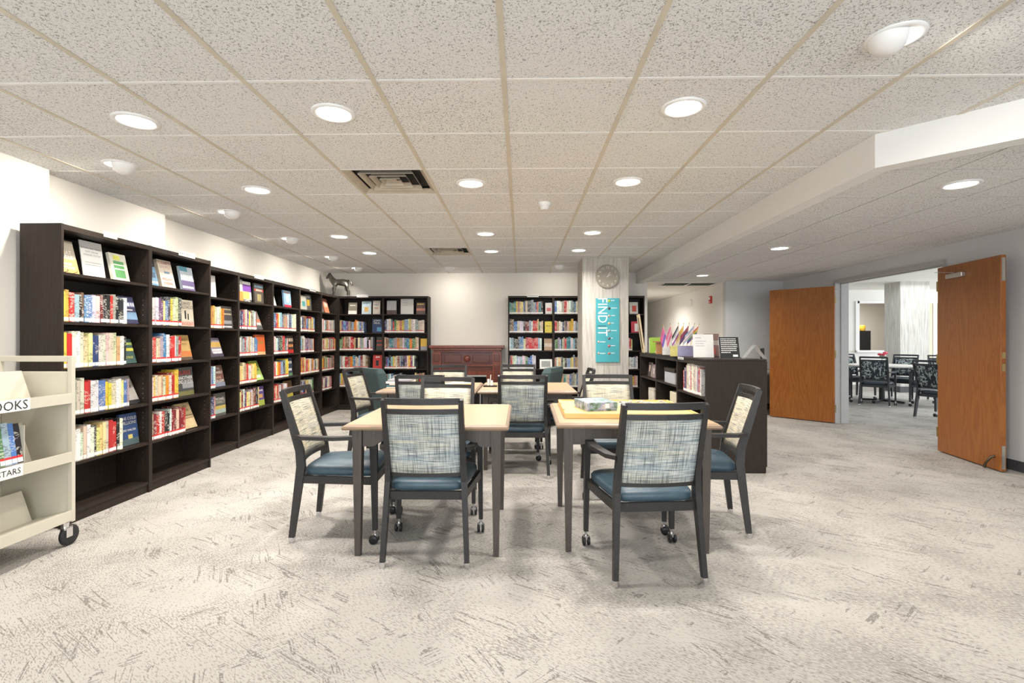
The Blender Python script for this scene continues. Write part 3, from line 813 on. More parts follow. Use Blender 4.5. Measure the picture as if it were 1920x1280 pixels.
# fourth bookcase
display(3, .02, S0[0], .19, .26, (.45, .44, .42), 'grey and orange novel, left on fourth bookcase top shelf', [(0, 1, 0, .45, (.66, .25, .05))], [('~5', .88, .2, W_), ('~4', .70, .24, W_)], 5)
display(3, .20, S0[0], .21, .25, (.70, .68, .62), 'purple and yellow paperback in middle of fourth bookcase top shelf', [(0, 1, .5, .85, (.17, .05, .30)), (0, .8, .15, .5, (.66, .52, .12)), (0, 1, 0, .13, K_)], [('GAMES', .07, .2, W_)], 5, y=0.07)
display(3, .46, S0[0], .22, .25, (.08, .07, .06), 'dark book with gold crest at right of fourth bookcase top shelf', [(.28, .72, .12, .48, (.36, .30, .13)), (0, 1, .62, .72, (.5, .06, .04))], [('~9', .86, .16, (.2, .4, .55)), ('~6', .67, .16, (.7, .5, .4))], 3)
display(3, .46, S0[1], .20, .25, (.32, .28, .25), 'grey and red novel ending upper row of fourth bookcase', [(0, 1, .4, .55, (.55, .16, .08)), (0, 1, 0, .2, (.07, .07, .07))], [('~3', .75, .2, W_), ('~6', .3, .2, W_)], 20)
display(3, .48, S0[2], .24, .255, (.66, .13, .035), 'large orange red book on second book row, fourth bookcase', [(0, 1, 0, .15, (.70, .42, .20))], [('~4', .6, .3, (.5, .22, .05))], 4)
display(3, .48, S0[3], .20, .26, (.35, .45, .10), 'lime green book leaning on third book row, fourth bookcase', [(0, 1, 0, .3, (.38, .56, .16))], [('~6', .52, .2, (.1, .15, .1)), ('~3', .2, .3, W_)], 22)
display(3, .53, S0[4], .17, .24, (.13, .08, .26), 'purple and green book on lowest row, fourth bookcase', [(0, 1, 0, .3, (.36, .42, .08)), (.2, .8, .4, .6, (.55, .32, .12))], [('~5', .8, .2, W_)], 5)
# fifth bookcase
notice(4, .08, S0[0], .22, .25, 'white printed notice on fifth bookcase top shelf', [('~12', .8, .016), ('~11', .5, .014)], 16)
display(4, .44, S0[0], .22, .24, (.26, .42, .60), 'blue sky novel with red base on fifth bookcase top shelf', [(0, 1, 0, .16, (.5, .03, .06)), (.35, .7, .3, .75, (.66, .66, .66))], [('~6', .88, .18, (.6, .3, .2))], 5)
display(4, .52, S0[2], .2, .25, (.06, .04, .03), 'black and orange title book, second row of fifth bookcase', [(0, 1, 0, .2, (.5, .03, .03))], [('~4', .75, .36, (.7, .6, .45)), ('~5', .42, .3, (.7, .3, .1))], 3)
display(4, .50, S0[3], .19, .255, (.05, .07, .11), 'dark blue title book, third row of fifth bookcase', [(0, 1, 0, .16, (.12, .26, .14))], [('~4', .75, .3, W_), ('~4', .35, .28, W_)], 3)
display(4, .50, S0[4], .22, .25, (.45, .38, .06), 'yellow and brown book on lowest row, fifth bookcase', [(0, 1, .6, 1, (.15, .09, .04))], [('~4', .4, .25, (.8, .75, .3))], 8)
# sixth and seventh bookcases
display(5, .02, S0[0], .17, .25, (.60, .22, .05), 'orange paperback at left of sixth bookcase top shelf', [(0, 1, 0, .4, (.66, .5, .35))], [('~3', .8, .24, W_)], 4)
display(5, .20, S0[0], .19, .22, (.45, .45, .40), 'grey and teal novel in middle of sixth bookcase top shelf', [(.15, .7, .25, .6, (.05, .28, .28))], [], 6)
display(5, .38, S0[0], .22, .25, (.10, .10, .10), 'charcoal book with yellow road sign, sixth bookcase', [(.28, .72, .3, .68, (.66, .42, .03))], [('~4', .85, .2, W_)], 3, y=0.08)
display(5, .50, S0[1], .17, .24, (.15, .05, .24), 'purple book ending upper row of sixth bookcase', [(0, 1, .2, .3, (.5, .35, .12))], [], 2)
display(6, .05, S0[0], .2, .24, (.12, .12, .13), 'black and white novel on corner bookcase top shelf', [(.2, .7, .1, .6, (.55, .55, .53))], [], 14)
display(6, .30, S0[0], .2, .25, (.60, .22, .12), 'salmon red novel on corner bookcase top shelf', [(.2, .8, .4, .8, (.66, .5, .42))], [], 14)
# back wall cases
display(7, .16, S0[0], .15, .21, (.22, .20, .15), 'small dark and white novel, top shelf under the horse', [(0, 1, 0, .3, W_)], [('~5', .75, .2, W_)], 6)
display(7, .40, S0[0], .17, .23, (.55, .66, .72), 'pale blue novel on top shelf of back left bookcase', [(.3, .7, .2, .55, (.66, .42, .12))], [('~5', .85, .2, (.2, .35, .5))], 5)
display(7, .60, S0[0], .13, .24, (.66, .60, .52), 'cream novel at right of back left bookcase top shelf', [], [('~5', .7, .2, (.2, .25, .3)), ('~4', .45, .2, (.5, .15, .1))], 3)
display(7, .59, S0[1], .17, .245, (.03, .05, .12), 'navy book with large white author name, back left bookcase', [(.5, 1, .1, .4, (.10, .28, .45))], [('JOHN', .88, .28, W_), ('SAUL', .70, .28, W_)], 3)
display(7, .66, S0[2], .12, .24, (.05, .05, .04), 'black book with red diagonal lettering, back left bookcase', [], [('~5', .7, .28, (.6, .06, .04)), ('~4', .4, .28, (.6, .06, .04))], 8)
display(7, .60, S0[3], .17, .24, (.50, .04, .03), 'red thriller with black figure, lower row of back left bookcase', [(.3, .6, .2, .6, K_)], [('~3', .85, .22, W_)], 8)
display(8, .05, S0[0], .17, .24, (.50, .50, .50), 'grey mountain novel on top shelf left of cream wall', [(0, 1, .0, .3, (.15, .09, .08))], [], 3)
notice(8, .29, S0[0], .23, .275, 'white bulleted notice on back bookcase top shelf', [('~12', .9, .018), ('~14', .75, .014), ('~15', .6, .014)], 3)
display(8, .58, S0[0], .16, .21, (.12, .07, .06), 'dark thriller with gold lettering beside the bulleted notice', [(0, 1, .3, .5, (.5, .2, .12))], [('~5', .85, .24, (.7, .5, .15))], 6)
display(8, .655, S0[2], .13, .21, (.66, .42, .04), 'yellow comic-style book beside teal armchair bookcase', [(0, 1, 0, .35, (.30, .28, .30))], [], 3)
display(9, .66, S0[0], .125, .20, (.62, .60, .58), 'white and pink memoir right of fireplace, top row', [(.2, .8, .25, .55, (.5, .12, .12))], [], 3)
display(9, .65, S0[1], .13, .20, (.68, .55, .06), 'bright yellow book right of fireplace', [], [('~5', .6, .2, (.3, .25, .05))], 3)
display(9, .64, S0[2], .14, .21, (.45, .30, .18), 'brown landscape book right of fireplace', [(0, 1, .3, .6, (.6, .5, .4))], [], 3)
display(11, .55, S0[0], .15, .21, (.66, .64, .58), 'white and red book on the bookcase right of the column', [(.3, .8, .2, .7, (.55, .08, .05))], [], 4)
display(11, .58, S0[1], .15, .20, (.50, .04, .06), 'red book with white picture, right of the column', [(.4, .8, .1, .8, (.7, .68, .65))], [], 4)
# framed picture standing on the right back bookcase
pf = empty('picture_frame', (-0.218+0.56, 8.88, S0[3]+0.001), 0, 'silver picture frame with photo on bookcase right of fireplace', 'picture frame')
pf.rotation_euler = (R(-8), 0, 0)
MB().box(0, .22, 0, .015, 0, .17).build('frame', M_steel, pf)
MB().box(.03, .19, -.001, 0, .03, .14).build('photo', cmat((.35, .36, .33)), pf)

# ------------------------------------------------------------------ fireplace
fp = empty('fireplace', (-.945, 8.80, 0), 0, 'mahogany fireplace mantel with dark firebox between the bookcases', 'fireplace')
m = MB(); m.box(-.66, .66, -.06, .30, 1.10, 1.145); m.box(-.62, .62, -.03, .30, 1.06, 1.10); m.box(-.59, .59, 0.0, .30, 1.03, 1.06)
m.build('mantel_shelf', M_mahog, fp, bevel=.006)
MB().box(-.56, .56, .05, .30, .70, 1.03).build('frieze', M_mahog2, fp)
for a, b in ((-.40, -.10), (.10, .40)):
    MB().box(a, b, .035, .05, .84, .98).build('frieze_panel', M_mahog2, fp, bevel=.006)
MB().lathe([(.06, 0), (.06, .012), (.035, .02), (.015, .03)], 20, (0, .05, .91), axis='y').build('rosette', M_mahog, fp)
MB().box(-.56, .56, .02, .06, .775, .805).build('moulding', M_mahog, fp, bevel=.005)
for sx in (-1, 1):
    pz = MB().box(sx*.53-.075, sx*.53+.075, .0, .30, 0, 1.03).build('pilaster', M_mahog, fp)
    MB().box(sx*.53-.05, sx*.53+.05, -.012, 0, .86, .99).build('pilaster_block', M_mahog2, pz, bevel=.006)
    MB().box(sx*.53-.045, sx*.53+.045, -.010, 0, .15, .80).build('pilaster_panel', M_mahog2, pz, bevel=.006)
    MB().box(sx*.53-.085, sx*.53+.085, -.015, .30, 0, .12).build('plinth', M_mahog, pz)
    MB().box(sx*.40-.055, sx*.40+.055, .04, .30, 0, .70).build('inner_jamb', M_mahog, fp)
MB().box(-.345, .345, .06, .10, .62, .70).build('lintel', M_mahog, fp)
fb = MB(); fb.box(-.345, .345, .27, .30, 0, .62); fb.box(-.345, -.33, .10, .27, 0, .62); fb.box(.33, .345, .10, .27, 0, .62)
fb.build('firebox', M_dark, fp)
MB().box(-.345, .345, .08, .09, .59, .62).build('firebox_trim', M_steel, fp)
gr = MB()
for k in range(12): gr.box(-.30+k*.052, -.285+k*.052, .12, .13, .05, .45)
gr.build('fire_screen', M_frame, fp)

# ------------------------------------------------------------------ horse statue (skin modifier figure)
def skin_mesh(name, verts, edges, radii, sub=2):
    me = bpy.data.meshes.new(name); me.from_pydata(verts, edges, [])
    o = bpy.data.objects.new(name, me)
    md = o.modifiers.new('skin', 'SKIN'); md.use_smooth_shade = True
    for v, r in zip(me.skin_vertices[0].data, radii): v.radius = (r, r) if not isinstance(r, tuple) else r
    me.skin_vertices[0].data[0].use_root = True
    ss = o.modifiers.new('sub', 'SUBSURF'); ss.levels = sub; ss.render_levels = sub
    nm = eval_mesh(o)
    nm.polygons.foreach_set('use_smooth', [True]*len(nm.polygons))
    return nm
hv = [(.02, 0, .235), (-.06, 0, .235), (.10, 0, .245), (-.115, 0, .255), (-.15, 0, .31), (-.165, 0, .36), (-.185, 0, .355), (-.215, 0, .315), (-.225, 0, .295),
      (-.09, .025, .17), (-.13, .03, .12), (-.115, .03, .06), (-.13, .03, .01), (-.08, -.025, .17), (-.075, -.03, .10), (-.08, -.03, .05), (-.085, -.03, .008),
      (.11, .03, .18), (.095, .032, .12), (.13, .032, .07), (.12, .032, .008), (.125, -.03, .18), (.14, -.032, .12), (.175, -.032, .07), (.165, -.032, .008),
      (.145, 0, .275), (.185, 0, .265), (.20, 0, .21), (.225, 0, .17)]
he = [(0, 1), (0, 2), (1, 3), (3, 4), (4, 5), (5, 6), (6, 7), (7, 8), (1, 9), (9, 10), (10, 11), (11, 12), (1, 13), (13, 14), (14, 15), (15, 16),
      (2, 17), (17, 18), (18, 19), (19, 20), (2, 21), (21, 22), (22, 23), (23, 24), (2, 25), (25, 26), (26, 27), (27, 28)]
hr = [.052, .056, .055, .055, .047, .036, .031, .022, .016, .026, .015, .011, .013, .026, .015, .011, .013, .034, .018, .012, .013, .034, .018, .012, .013, .02, .014, .018, .006]
hs = empty('horse_statue', (-3.18, 8.76, 2.02), R(8), 'pewter horse statue on top of the corner bookcase', 'statue')
hb = bpy.data.objects.new('body', skin_mesh('body', hv, he, hr)); hb.data.materials.append(M_pewter); hb.parent = hs; COL.objects.link(hb)
mn = MB()
for k in range(7):
    t = k/6; x = -.105 - .065*t; z = .285 + .095*t
    mn.loft([[(x+.03, -.008, z-.012), (x+.03, .008, z-.012), (x+.012, .006, z+.022), (x+.012, -.006, z+.022)], [(x-.02, -.011, z-.006), (x-.02, .011, z-.006), (x-.02, .004, z+.015), (x-.02, -.004, z+.015)]])
mn.build('mane', M_pewter, hs)
for sy in (-1, 1):
    MB().loft([[(-.178, sy*.012-.006, .375), (-.166, sy*.012-.006, .375), (-.166, sy*.012+.006, .375), (-.178, sy*.012+.006, .375)], [(-.172, sy*.014-.001, .402), (-.170, sy*.014-.001, .402), (-.170, sy*.014+.001, .402), (-.172, sy*.014+.001, .402)]]).build('ear', M_pewter, hs)

# ------------------------------------------------------------------ tables and chairs
def table(cx, cy, rz, label, s=0.95, H=0.765):
    t = empty('library_table', (cx, cy, 0), rz, label, 'table', 'square library tables')
    h = s/2
    MB().box(-h+.02, h-.02, -h+.02, h-.02, H-.004, H).build('top_inlay', M_top, t)
    e = MB()
    def ring(r, z): return [(-r, -r, z), (r, -r, z), (r, r, z), (-r, r, z)]
    e.loft([ring(h-.03, H-.034), ring(h-.006, H-.030), ring(h, H-.020), ring(h-.004, H-.010), ring(h-.018, H-.002), ring(h-.02, H-.001)])
    e.build('top_edge', M_edge, t)
    li = h - .075
    for sx in (-1, 1):
        for sy in (-1, 1):
            x, y = sx*li, sy*li
            MB().bar([(x, y, 0), (x, y, H-.034)], [.032, .056], [.032, .056], (1, 0, 0)).build('leg', M_leg, t)
    for a in range(4):
        m = MB(); n = 12; rg = []
        w = li - .028
        for k in range(n+1):
            u = -w + 2*w*k/n
            edge = w - abs(u)
            zb = H-.034 - (.10 if edge < .06 else (.10 - .035*min(1, (edge-.06)/.06)))
            rg.append((u, zb))
        vs = [(u, li-.01, H-.034) for u, z in rg] + [(u, li-.01, z) for u, z in rg] + [(u, li+.01, H-.034) for u, z in rg] + [(u, li+.01, z) for u, z in rg]
        N = n+1; fs = []
        for k in range(n): fs += [(k, k+1, N+k+1, N+k), (2*N+k, 3*N+k, 3*N+k+1, 2*N+k+1), (N+k, N+k+1, 3*N+k+1, 3*N+k)]
        m.add(vs, fs)
        m.build('apron', M_leg, t, Matrix.Rotation(a*PI/2, 4, 'Z'))
    return t
table(-.54, 3.29, 0, 'bare square wooden table at front left')
table(.69, 3.36, R(-1), 'square wooden table at front right carrying the puzzle board')
table(-.895, 5.18, 0, 'square wooden table at back left carrying stacked magazines')
table(.065, 5.20, 0, 'square wooden table at back right carrying a small stand')

def make_chair(frame, backm, frontm, seatm, name='arm_chair'):
    t = empty(name)
    for sx in (-1, 1):
        MB().bar([(sx*.232, -.275, .03), (sx*.212, -.225, .46), (sx*.208, -.235, .56), (sx*.207, -.345, .93)], [.026, .030, .030, .026], [.032, .052, .048, .030], (1, 0, 0)).build('rear_leg', frame, t)
        MB().lathe([(.017, 0), (.019, .006), (.017, .012), (.019, .018), (.017, .032)], 12, (sx*.232, -.276, 0)).build('glide', M_chrome, t)
        MB().bar([(sx*.268, .245, .085), (sx*.262, .235, .625)], [.026, .034], [.028, .046], (1, 0, 0)).build('front_leg', frame, t)
        c = MB().lathe([(.008, .05), (.008, .088)], 8, (sx*.268, .246, 0)).box(sx*.268-.016, sx*.268+.016, .225, .262, .035, .058).build('caster', M_chrome, t)
        for q in (-1, 1): MB().lathe([(.010, -.009), (.027, -.007), (.029, 0), (.027, .007), (.010, .009)], 16, (sx*.268+q*.014, .238, .029), axis='x').build('caster_wheel', M_black, c)
        MB().bar([(sx*.216, -.262, .648), (sx*.245, -.20, .645), (sx*.272, .0, .645), (sx*.268, .20, .652), (sx*.262, .262, .640)], [.034, .045, .050, .052, .048], .022, (1, 0, 0)).build('arm', frame, t)
    # seat rails
    sr = MB()
    sr.bar([(-.212, -.222, .382), (.212, -.222, .382)], .045, .022, (0, 0, 1)); sr.bar([(-.262, .232, .382), (.262, .232, .382)], .045, .022, (0, 0, 1))
    for sx in (-1, 1): sr.bar([(sx*.212, -.222, .382), (sx*.262, .232, .382)], .045, .022, (0, 0, 1))
    sr.build('seat_rail', frame, t)
    # domed cushion
    m = MB(); rings = []
    for z, ins in ((.404, .012), (.418, .0), (.440, .0), (.456, .012), (.468, .04), (.476, .09), (.479, .16)):
        ring = []
        for k in range(24):
            a = 2*PI*k/24; ca, sa = math.cos(a), math.sin(a)
            e = 0.28
            px = math.copysign(abs(ca)**e, ca); py = math.copysign(abs(sa)**e, sa)
            wx = (.235 + .022*py) - ins
            ring.append((px*wx, .018 + py*(.240-ins), z))
        rings.append(ring)
    m.loft(rings, True, True).build('seat_cushion', seatm, t)
    # back rails, bowed
    def rail(z0, z1, d):
        pts = []
        z = (z0+z1)/2; yb = -.235 - (z-.56)/.37*.11
        for k in range(9):
            u = -1 + k/4; pts.append((u*.20, yb - .026*(1-u*u), z))
        return MB().bar(pts, z1-z0, d, (0, 0, 1))
    rail(.902, .936, .026).build('top_rail', frame, t)
    rail(.850, .877, .022).build('back_rail', frame, t)
    rail(.490, .512, .022).build('lower_rail', frame, t)
    def slab(z0, z1, off, th, wd, puff):
        m = MB(); nx, nz = 10, 8; fr = []; bk = []
        for j in range(nz+1):
            for i in range(nx+1):
                u = -1 + 2*i/nx; v = j/nz; z = z0 + (z1-z0)*v
                yb = -.235 - (z-.56)/.37*.11 - .026*(1-u*u) + off
                pf = puff*(1-u**4)*(1-(2*v-1)**4)
                fr.append((u*wd, yb + pf, z)); bk.append((u*wd, yb - th, z))
        N = len(fr); fs = []; W = nx+1
        for j in range(nz):
            for i in range(nx):
                a = j*W+i; fs.append((a, a+1, a+W+1, a+W)); fs.append((N+a, N+a+W, N+a+W+1, N+a+1))
        per = [i for i in range(W)] + [j*W+nx for j in range(1, nz+1)] + [nz*W+i for i in range(nx-1, -1, -1)] + [j*W for j in range(nz-1, 0, -1)]
        for a, b in zip(per, per[1:]+per[:1]): fs.append((a, N+a, N+b, b))
        return m.add(fr+bk, fs, True)
    slab(.512, .850, .004, .006, .193, .024).build('back_cushion', frontm, t)
    slab(.512, .850, -.004, .010, .193, 0).build('back_panel', backm, t)
    return t
proto = make_chair(M_frame_chair, M_plaid, M_plaidw, M_vinyl)
def dirang(dx, dy): return math.atan2(-dx, dy)     # local +y -> (dx,dy)
CH = [  # rear-leg centre, facing, label
 (-.525, 2.735, 0, 1, 'plaid-backed arm chair in front, backing onto the camera at the bare table'),
 (.712, 2.565, -.09, 1, 'nearest plaid-backed arm chair, pulled up to the puzzle table'),
 (1.476, 3.41, -.988, .157, 'arm chair at the right side of the puzzle table, beside the low bookcase'),
 (-1.42, 3.30, 1, .04, 'arm chair at the left side of the bare front table'),
 (-1.74, 5.36, .99, -.13, 'arm chair at the left side of the magazine table'),
 (-.60, 4.08, 0, -1, 'arm chair on the far side of the bare front table, facing the camera'),
 (-.895, 4.50, 0, 1, 'arm chair on the near side of the magazine table, facing away'),
 (.02, 4.50, 0, 1, 'arm chair in the middle, facing away at the back right table'),
 (.775, 4.43, 0, -1, 'arm chair on the far side of the puzzle table, facing the camera'),
 (-.875, 6.08, 0, -1, 'arm chair behind the magazine table, before the fireplace'),
 (-.03, 6.24, 0, -1, 'arm chair behind the back right table, facing the camera'),
 (.70, 5.44, -1, 0, 'arm chair at the right side of the back right table, mostly hidden')]
def put(root, x, y, dx, dy, label, group):
    l = math.hypot(dx, dy); dx /= l; dy /= l
    root.location = (x + dx*.275, y + dy*.275, 0); root.rotation_euler = (0, 0, dirang(dx, dy))
    tag(root, label, 'chair', group)
for k, (x, y, dx, dy, l) in enumerate(CH):
    put(proto if k == 0 else copy_tree(proto), x, y, dx, dy, l, 'plaid library arm chairs')

# things on the tables
pb = empty('puzzle_board', (.69, 3.43, .766), R(-1), 'yellow wooden puzzle board on the front right table', 'puzzle board')
MB().box(-.41, .41, -.36, .36, 0, .022).build('board', M_yellow, pb)
for a in ((-.41, .41, -.36, -.345), (-.41, .41, .345, .36), (-.41, -.395, -.345, .345), (.395, .41, -.345, .345)):
    MB().box(*a, .022, .030).build('rim', M_yellow, pb)
for y in (-.2, .1): MB().lathe([(.006, 0), (.006, .004)], 10, (-.405, y, .030)).build('hinge_knob', M_brass, pb)
def mk_puzzle():
    k = NT('puzzle_pieces_print', 0.6)
    v = k.n('ShaderNodeTexVoronoi', Vector=k.pos((1, 1, 1), kind='Object'), Scale=55.0)
    k.base(k.ramp(v.outputs['Color'], [(0.2, (0.35, 0.35, 0.36)), (0.5, (0.66, 0.65, 0.62)), (0.8, (0.5, 0.42, 0.25))]))
    return k.m
pz = MB()
for k in range(140):
    x = .0 + rnd.random()*.36; y = -.02 + rnd.random()*.33; a = rnd.random()*PI; s = .011
    pz.box(-s, s, -s, s, 0, .003, 0, Matrix.Translation((x, y, .0005 + (k % 3)*.0031)) @ Matrix.Rotation(a, 4, 'Z'))
po = pz.build('puzzle_pieces', mk_puzzle()); po.location = (.69, 3.43, .788)
tag(po, 'loose jigsaw pieces spread on the yellow puzzle board', 'puzzle pieces', None, 'stuff')
bxo = empty('puzzle_box', (.50, 3.36, .7885), R(12), 'blue and green jigsaw puzzle box on the yellow board', 'box')
def mk_boxprint():
    k = NT('puzzle_box_print', 0.4)
    n = k.noise(k.pos((1, 1, 1), kind='Object'), 28, 3, 0.6)
    k.base(k.ramp(n, [(0.3, (0.05, 0.07, 0.05)), (0.45, (0.14, 0.24, 0.20)), (0.55, (0.28, 0.30, 0.46)), (0.7, (0.55, 0.55, 0.48))]))
    return k.m
M_bp = mk_boxprint()
MB().box(-.10, .10, -.13, .13, 0, .03).build('box_base', M_bp, bxo)
MB().box(-.103, .103, -.133, .133, .012, .055).build('box_lid', M_bp, bxo)
MB().box(.02, .045, -.1336, -.133, .02, .048).build('box_sticker', M_paper, bxo)
z = .766
for k in range(5):
    w = .23 + rnd.uniform(-.01, .02); th = rnd.uniform(.010, .022)
    o = MB().box(-w/2, w/2, -.14, .14, 0, th).build('magazine', [plain('mag_%d' % k, [(.6, .57, .52), (.05, .16, .17), (.62, .50, .42), (.7, .68, .64), (.35, .35, .37)][k], .4)], None)
    o.location = (-1.22 + rnd.uniform(-.01, .01), 5.12, z); o.rotation_euler = (0, 0, rnd.uniform(-.15, .15)); z += th + .0005
    tag(o, ['grey magazine at bottom of the stack on the back left table', 'teal-covered magazine second in the stack on the back left table', 'peach magazine in middle of the stack on the back left table', 'white magazine fourth up in the stack on back left table', 'grey topmost magazine on the back left table stack'][k], 'magazine', 'stacked magazines')
for k, (x, y, a, c) in enumerate(((-.86, 5.30, .2, (.70, .68, .63)), (-.68, 5.42, -.3, (.66, .62, .52)), (-.60, 5.12, .1, (.60, .30, .08)))):
    o = MB().box(-.11, .11, -.14, .14, 0, .006 + .006*k).build('booklet', plain('booklet_%d' % k, c, .5)); o.location = (x, y, .766); o.rotation_euler = (0, 0, a)
    tag(o, ['white open booklet on the magazine table', 'cream booklet on the magazine table, farther right', 'orange booklet at the magazine table edge'][k], 'booklet')
ts = empty('pen_stand', (-.31, 5.16, .766), 0, 'small dark-based stand with white cards on the back right table', 'stand')
MB().box(-.07, .07, -.05, .05, 0, .012).build('base', M_shelf, ts)
MB().box(-.03, -.01, -.02, .02, .012, .075).box(.0, .025, -.02, .02, .012, .06).build('card_block', M_paper, ts)
MB().tube([(0, 0, .05), (.005, 0, .12)], .004, 6).build('pen', M_paper, ts)

# ------------------------------------------------------------------ teal armchairs
def armchair(x, y, ang, label):
    t = empty('upholstered_armchair', (x, y, 0), ang, label, 'armchair', 'teal armchairs')
    MB().box(-.33, .33, -.33, .35, .14, .34).build('base', M_teal, t, bevel=.02)
    MB().box(-.25, .25, -.20, .36, .341, .46).build('seat_cushion', M_teal, t, bevel=.035)
    b = MB(); rings = []
    for z, y0, y1, w in ((.16, -.36, -.22, .33), (.55, -.40, -.24, .335), (.80, -.45, -.31, .325), (.86, -.45, -.34, .30)):
        rings.append([(-w, y0, z), (w, y0, z), (w, y1, z), (-w, y1, z)])
    b.loft(rings).build('backrest', M_teal, t, bevel=.03)
    for sx in (-1, 1):
        MB().loft([[(sx*.36-.06, -.30, .14), (sx*.36+.06, -.30, .14), (sx*.36+.06, .36, .14), (sx*.36-.06, .36, .14)], [(sx*.37-.07, -.34, .62), (sx*.37+.07, -.34, .62), (sx*.37+.07, .36, .60), (sx*.37-.07, .36, .60)]]).build('arm', M_teal, t, bevel=.03)
        for sy in (-.28, .30): MB().bar([(sx*.32, sy, 0), (sx*.30, sy, .14)], [.03, .045], [.03, .045], (1, 0, 0)).build('leg', M_leg, t)
armchair(-1.82, 7.1, R(-42), 'teal upholstered armchair left of the fireplace')
armchair(.10, 7.15, R(70), 'teal upholstered armchair right of the fireplace')

# ------------------------------------------------------------------ low back-to-back bookcase island
LX, LY, LW = 1.738, 4.73, .866
isl = [('low dark bookcase end unit facing the tables, holding tall white books', [.70, .36, .085]), ('low dark bookcase middle unit facing the tables', [.735, .36, .085]), ('low dark bookcase unit nearest the clock column', [.73, .36, .085])]
LM = []
for k, (l, sh) in enumerate(isl):
    loc = (LX, LY + LW*(k+1), 0)
    bookcase(loc, R(-90), l, 'low dark bookcases', 1.045, LW, .28, sh)
    LM.append(Matrix.Translation(loc) @ Matrix.Rotation(R(-90), 4, 'Z'))
    bookcase((LX+.562, LY + LW*k, 0), R(90), ['low dark bookcase facing the doors, nearest the camera', 'low dark bookcase facing the doors, middle', 'low dark bookcase facing the doors, farthest'][k], 'low dark bookcases', 1.045, LW, .28, sh)
wt = MB().box(LX-.004, LX+.566, LY-.002, LY+LW*3+.002, 1.046, 1.064).build('counter_top', M_shelf); tag(wt, 'continuous dark top over the low bookcases', 'counter top')
ep = MB().box(LX-.002, LX+.564, LY-.018, LY-.001, .06, 1.045).box(LX-.002, LX+.545, LY-.018, LY-.001, 0, .06).build('end_panel', M_shelf); tag(ep, 'wide dark end panel of the low bookcase island', 'panel')
ls = MB().box(0, .19, -.003, 0, 1.035, 1.06).build('shelf_sign', M_paper); ls.matrix_world = LM[0] @ Matrix.Translation((.05, -.002, 0)); tag(ls, 'small white printed sign on the low bookcase edge', 'sign')
strokes('sign_lettering', M_inkgrey, ls, .012, .178, 1.047, .012, -.004)
# big books in the near unit (local x=0 is the far end)
xx = .16; cols = ['red', 'navy', 'pink', 'cream', 'white', 'red', 'white', 'cream', 'white', 'grey', 'red', 'white']
for k, cn in enumerate(cols):
    th = [.03, .06, .025, .05, .055, .03, .06, .055, .045, .04, .035, .04][k]; h = [.22, .25, .28, .30, .30, .22, .30, .30, .29, .24, .27, .26][k]
    if xx + th > .83: break
    book(LM[0] @ Matrix.Translation((xx, .02, .7005)), th, h, .2, cn, 0, f'tall {cn} reference book, {ordinal(k)} from left in low bookcase end unit', 'reference books'); xx += th + .001
# middle unit
bo = empty('storage_box', LM[1] @ Vector((.30, .03, .7355)), R(-90), 'grey ribbed box with black lid in the low bookcase', 'box')
bm = MB().box(0, .40, 0, .2, 0, .13)
for k in range(20): bm.box(.004+k*.02, .014+k*.02, -.004, 0, 0, .13)
bm.build('box_body', plain('ribbed_grey', (.48, .48, .50), .6), bo); MB().box(-.005, .405, -.008, .205, .131, .175).build('box_lid', M_shelf, bo)
yb = empty('tissue_box', LM[1] @ Vector((.72, .05, .7355)), R(-90), 'yellow tissue box beside the black-lidded box', 'tissue box')
MB().box(0, .11, 0, .11, 0, .10).build('carton', cmat((.62, .50, .16)), yb); MB().loft([[(.03, .03, .1), (.08, .03, .1), (.08, .08, .1), (.03, .08, .1)], [(.05, .045, .15), (.07, .05, .16), (.06, .07, .15), (.045, .06, .14)]]).build('tissue', M_paper, yb)
fo = empty('document_case', LM[1] @ Vector((.50, .03, .3605)), R(-90), 'cream document case standing in the low bookcase', 'case')
MB().box(0, .33, 0, .06, 0, .28).build('case_body', cmat((.60, .53, .38)), fo, bevel=.006); MB().tube([(.12, -.004, .02), (.12, -.006, .09), (.20, -.006, .09), (.20, -.004, .02)], .005, 6).build('handle', M_black, fo)
z = .3605
for k in range(6):
    th = rnd.uniform(.03, .045); o = MB().box(0, .30+rnd.uniform(-.03, .02), 0, .2, 0, th).build('flat_book', cmat([(.62, .57, .47), (.66, .62, .54), (.55, .50, .42)][k % 3]))
    o.matrix_world = LM[2] @ Matrix.Translation((.42, .02, z)); z += th + .0005
    tag(o, f'cream book lying flat, {ordinal(k)} up in the pile inside the low bookcase', 'book', 'pile of flat books')
display(0, .22, .7305, .15, .20, (.08, .05, .05), 'small portrait-cover book inside the far low bookcase unit', [(.3, .75, .35, .8, (.5, .36, .28))], [], 5, M0=LM[2])
display(0, .45, .7305, .13, .18, (.30, .20, .22), 'small maroon book inside the far low bookcase unit', [(.2, .8, .3, .7, (.5, .45, .4))], [], 5, M0=LM[2])
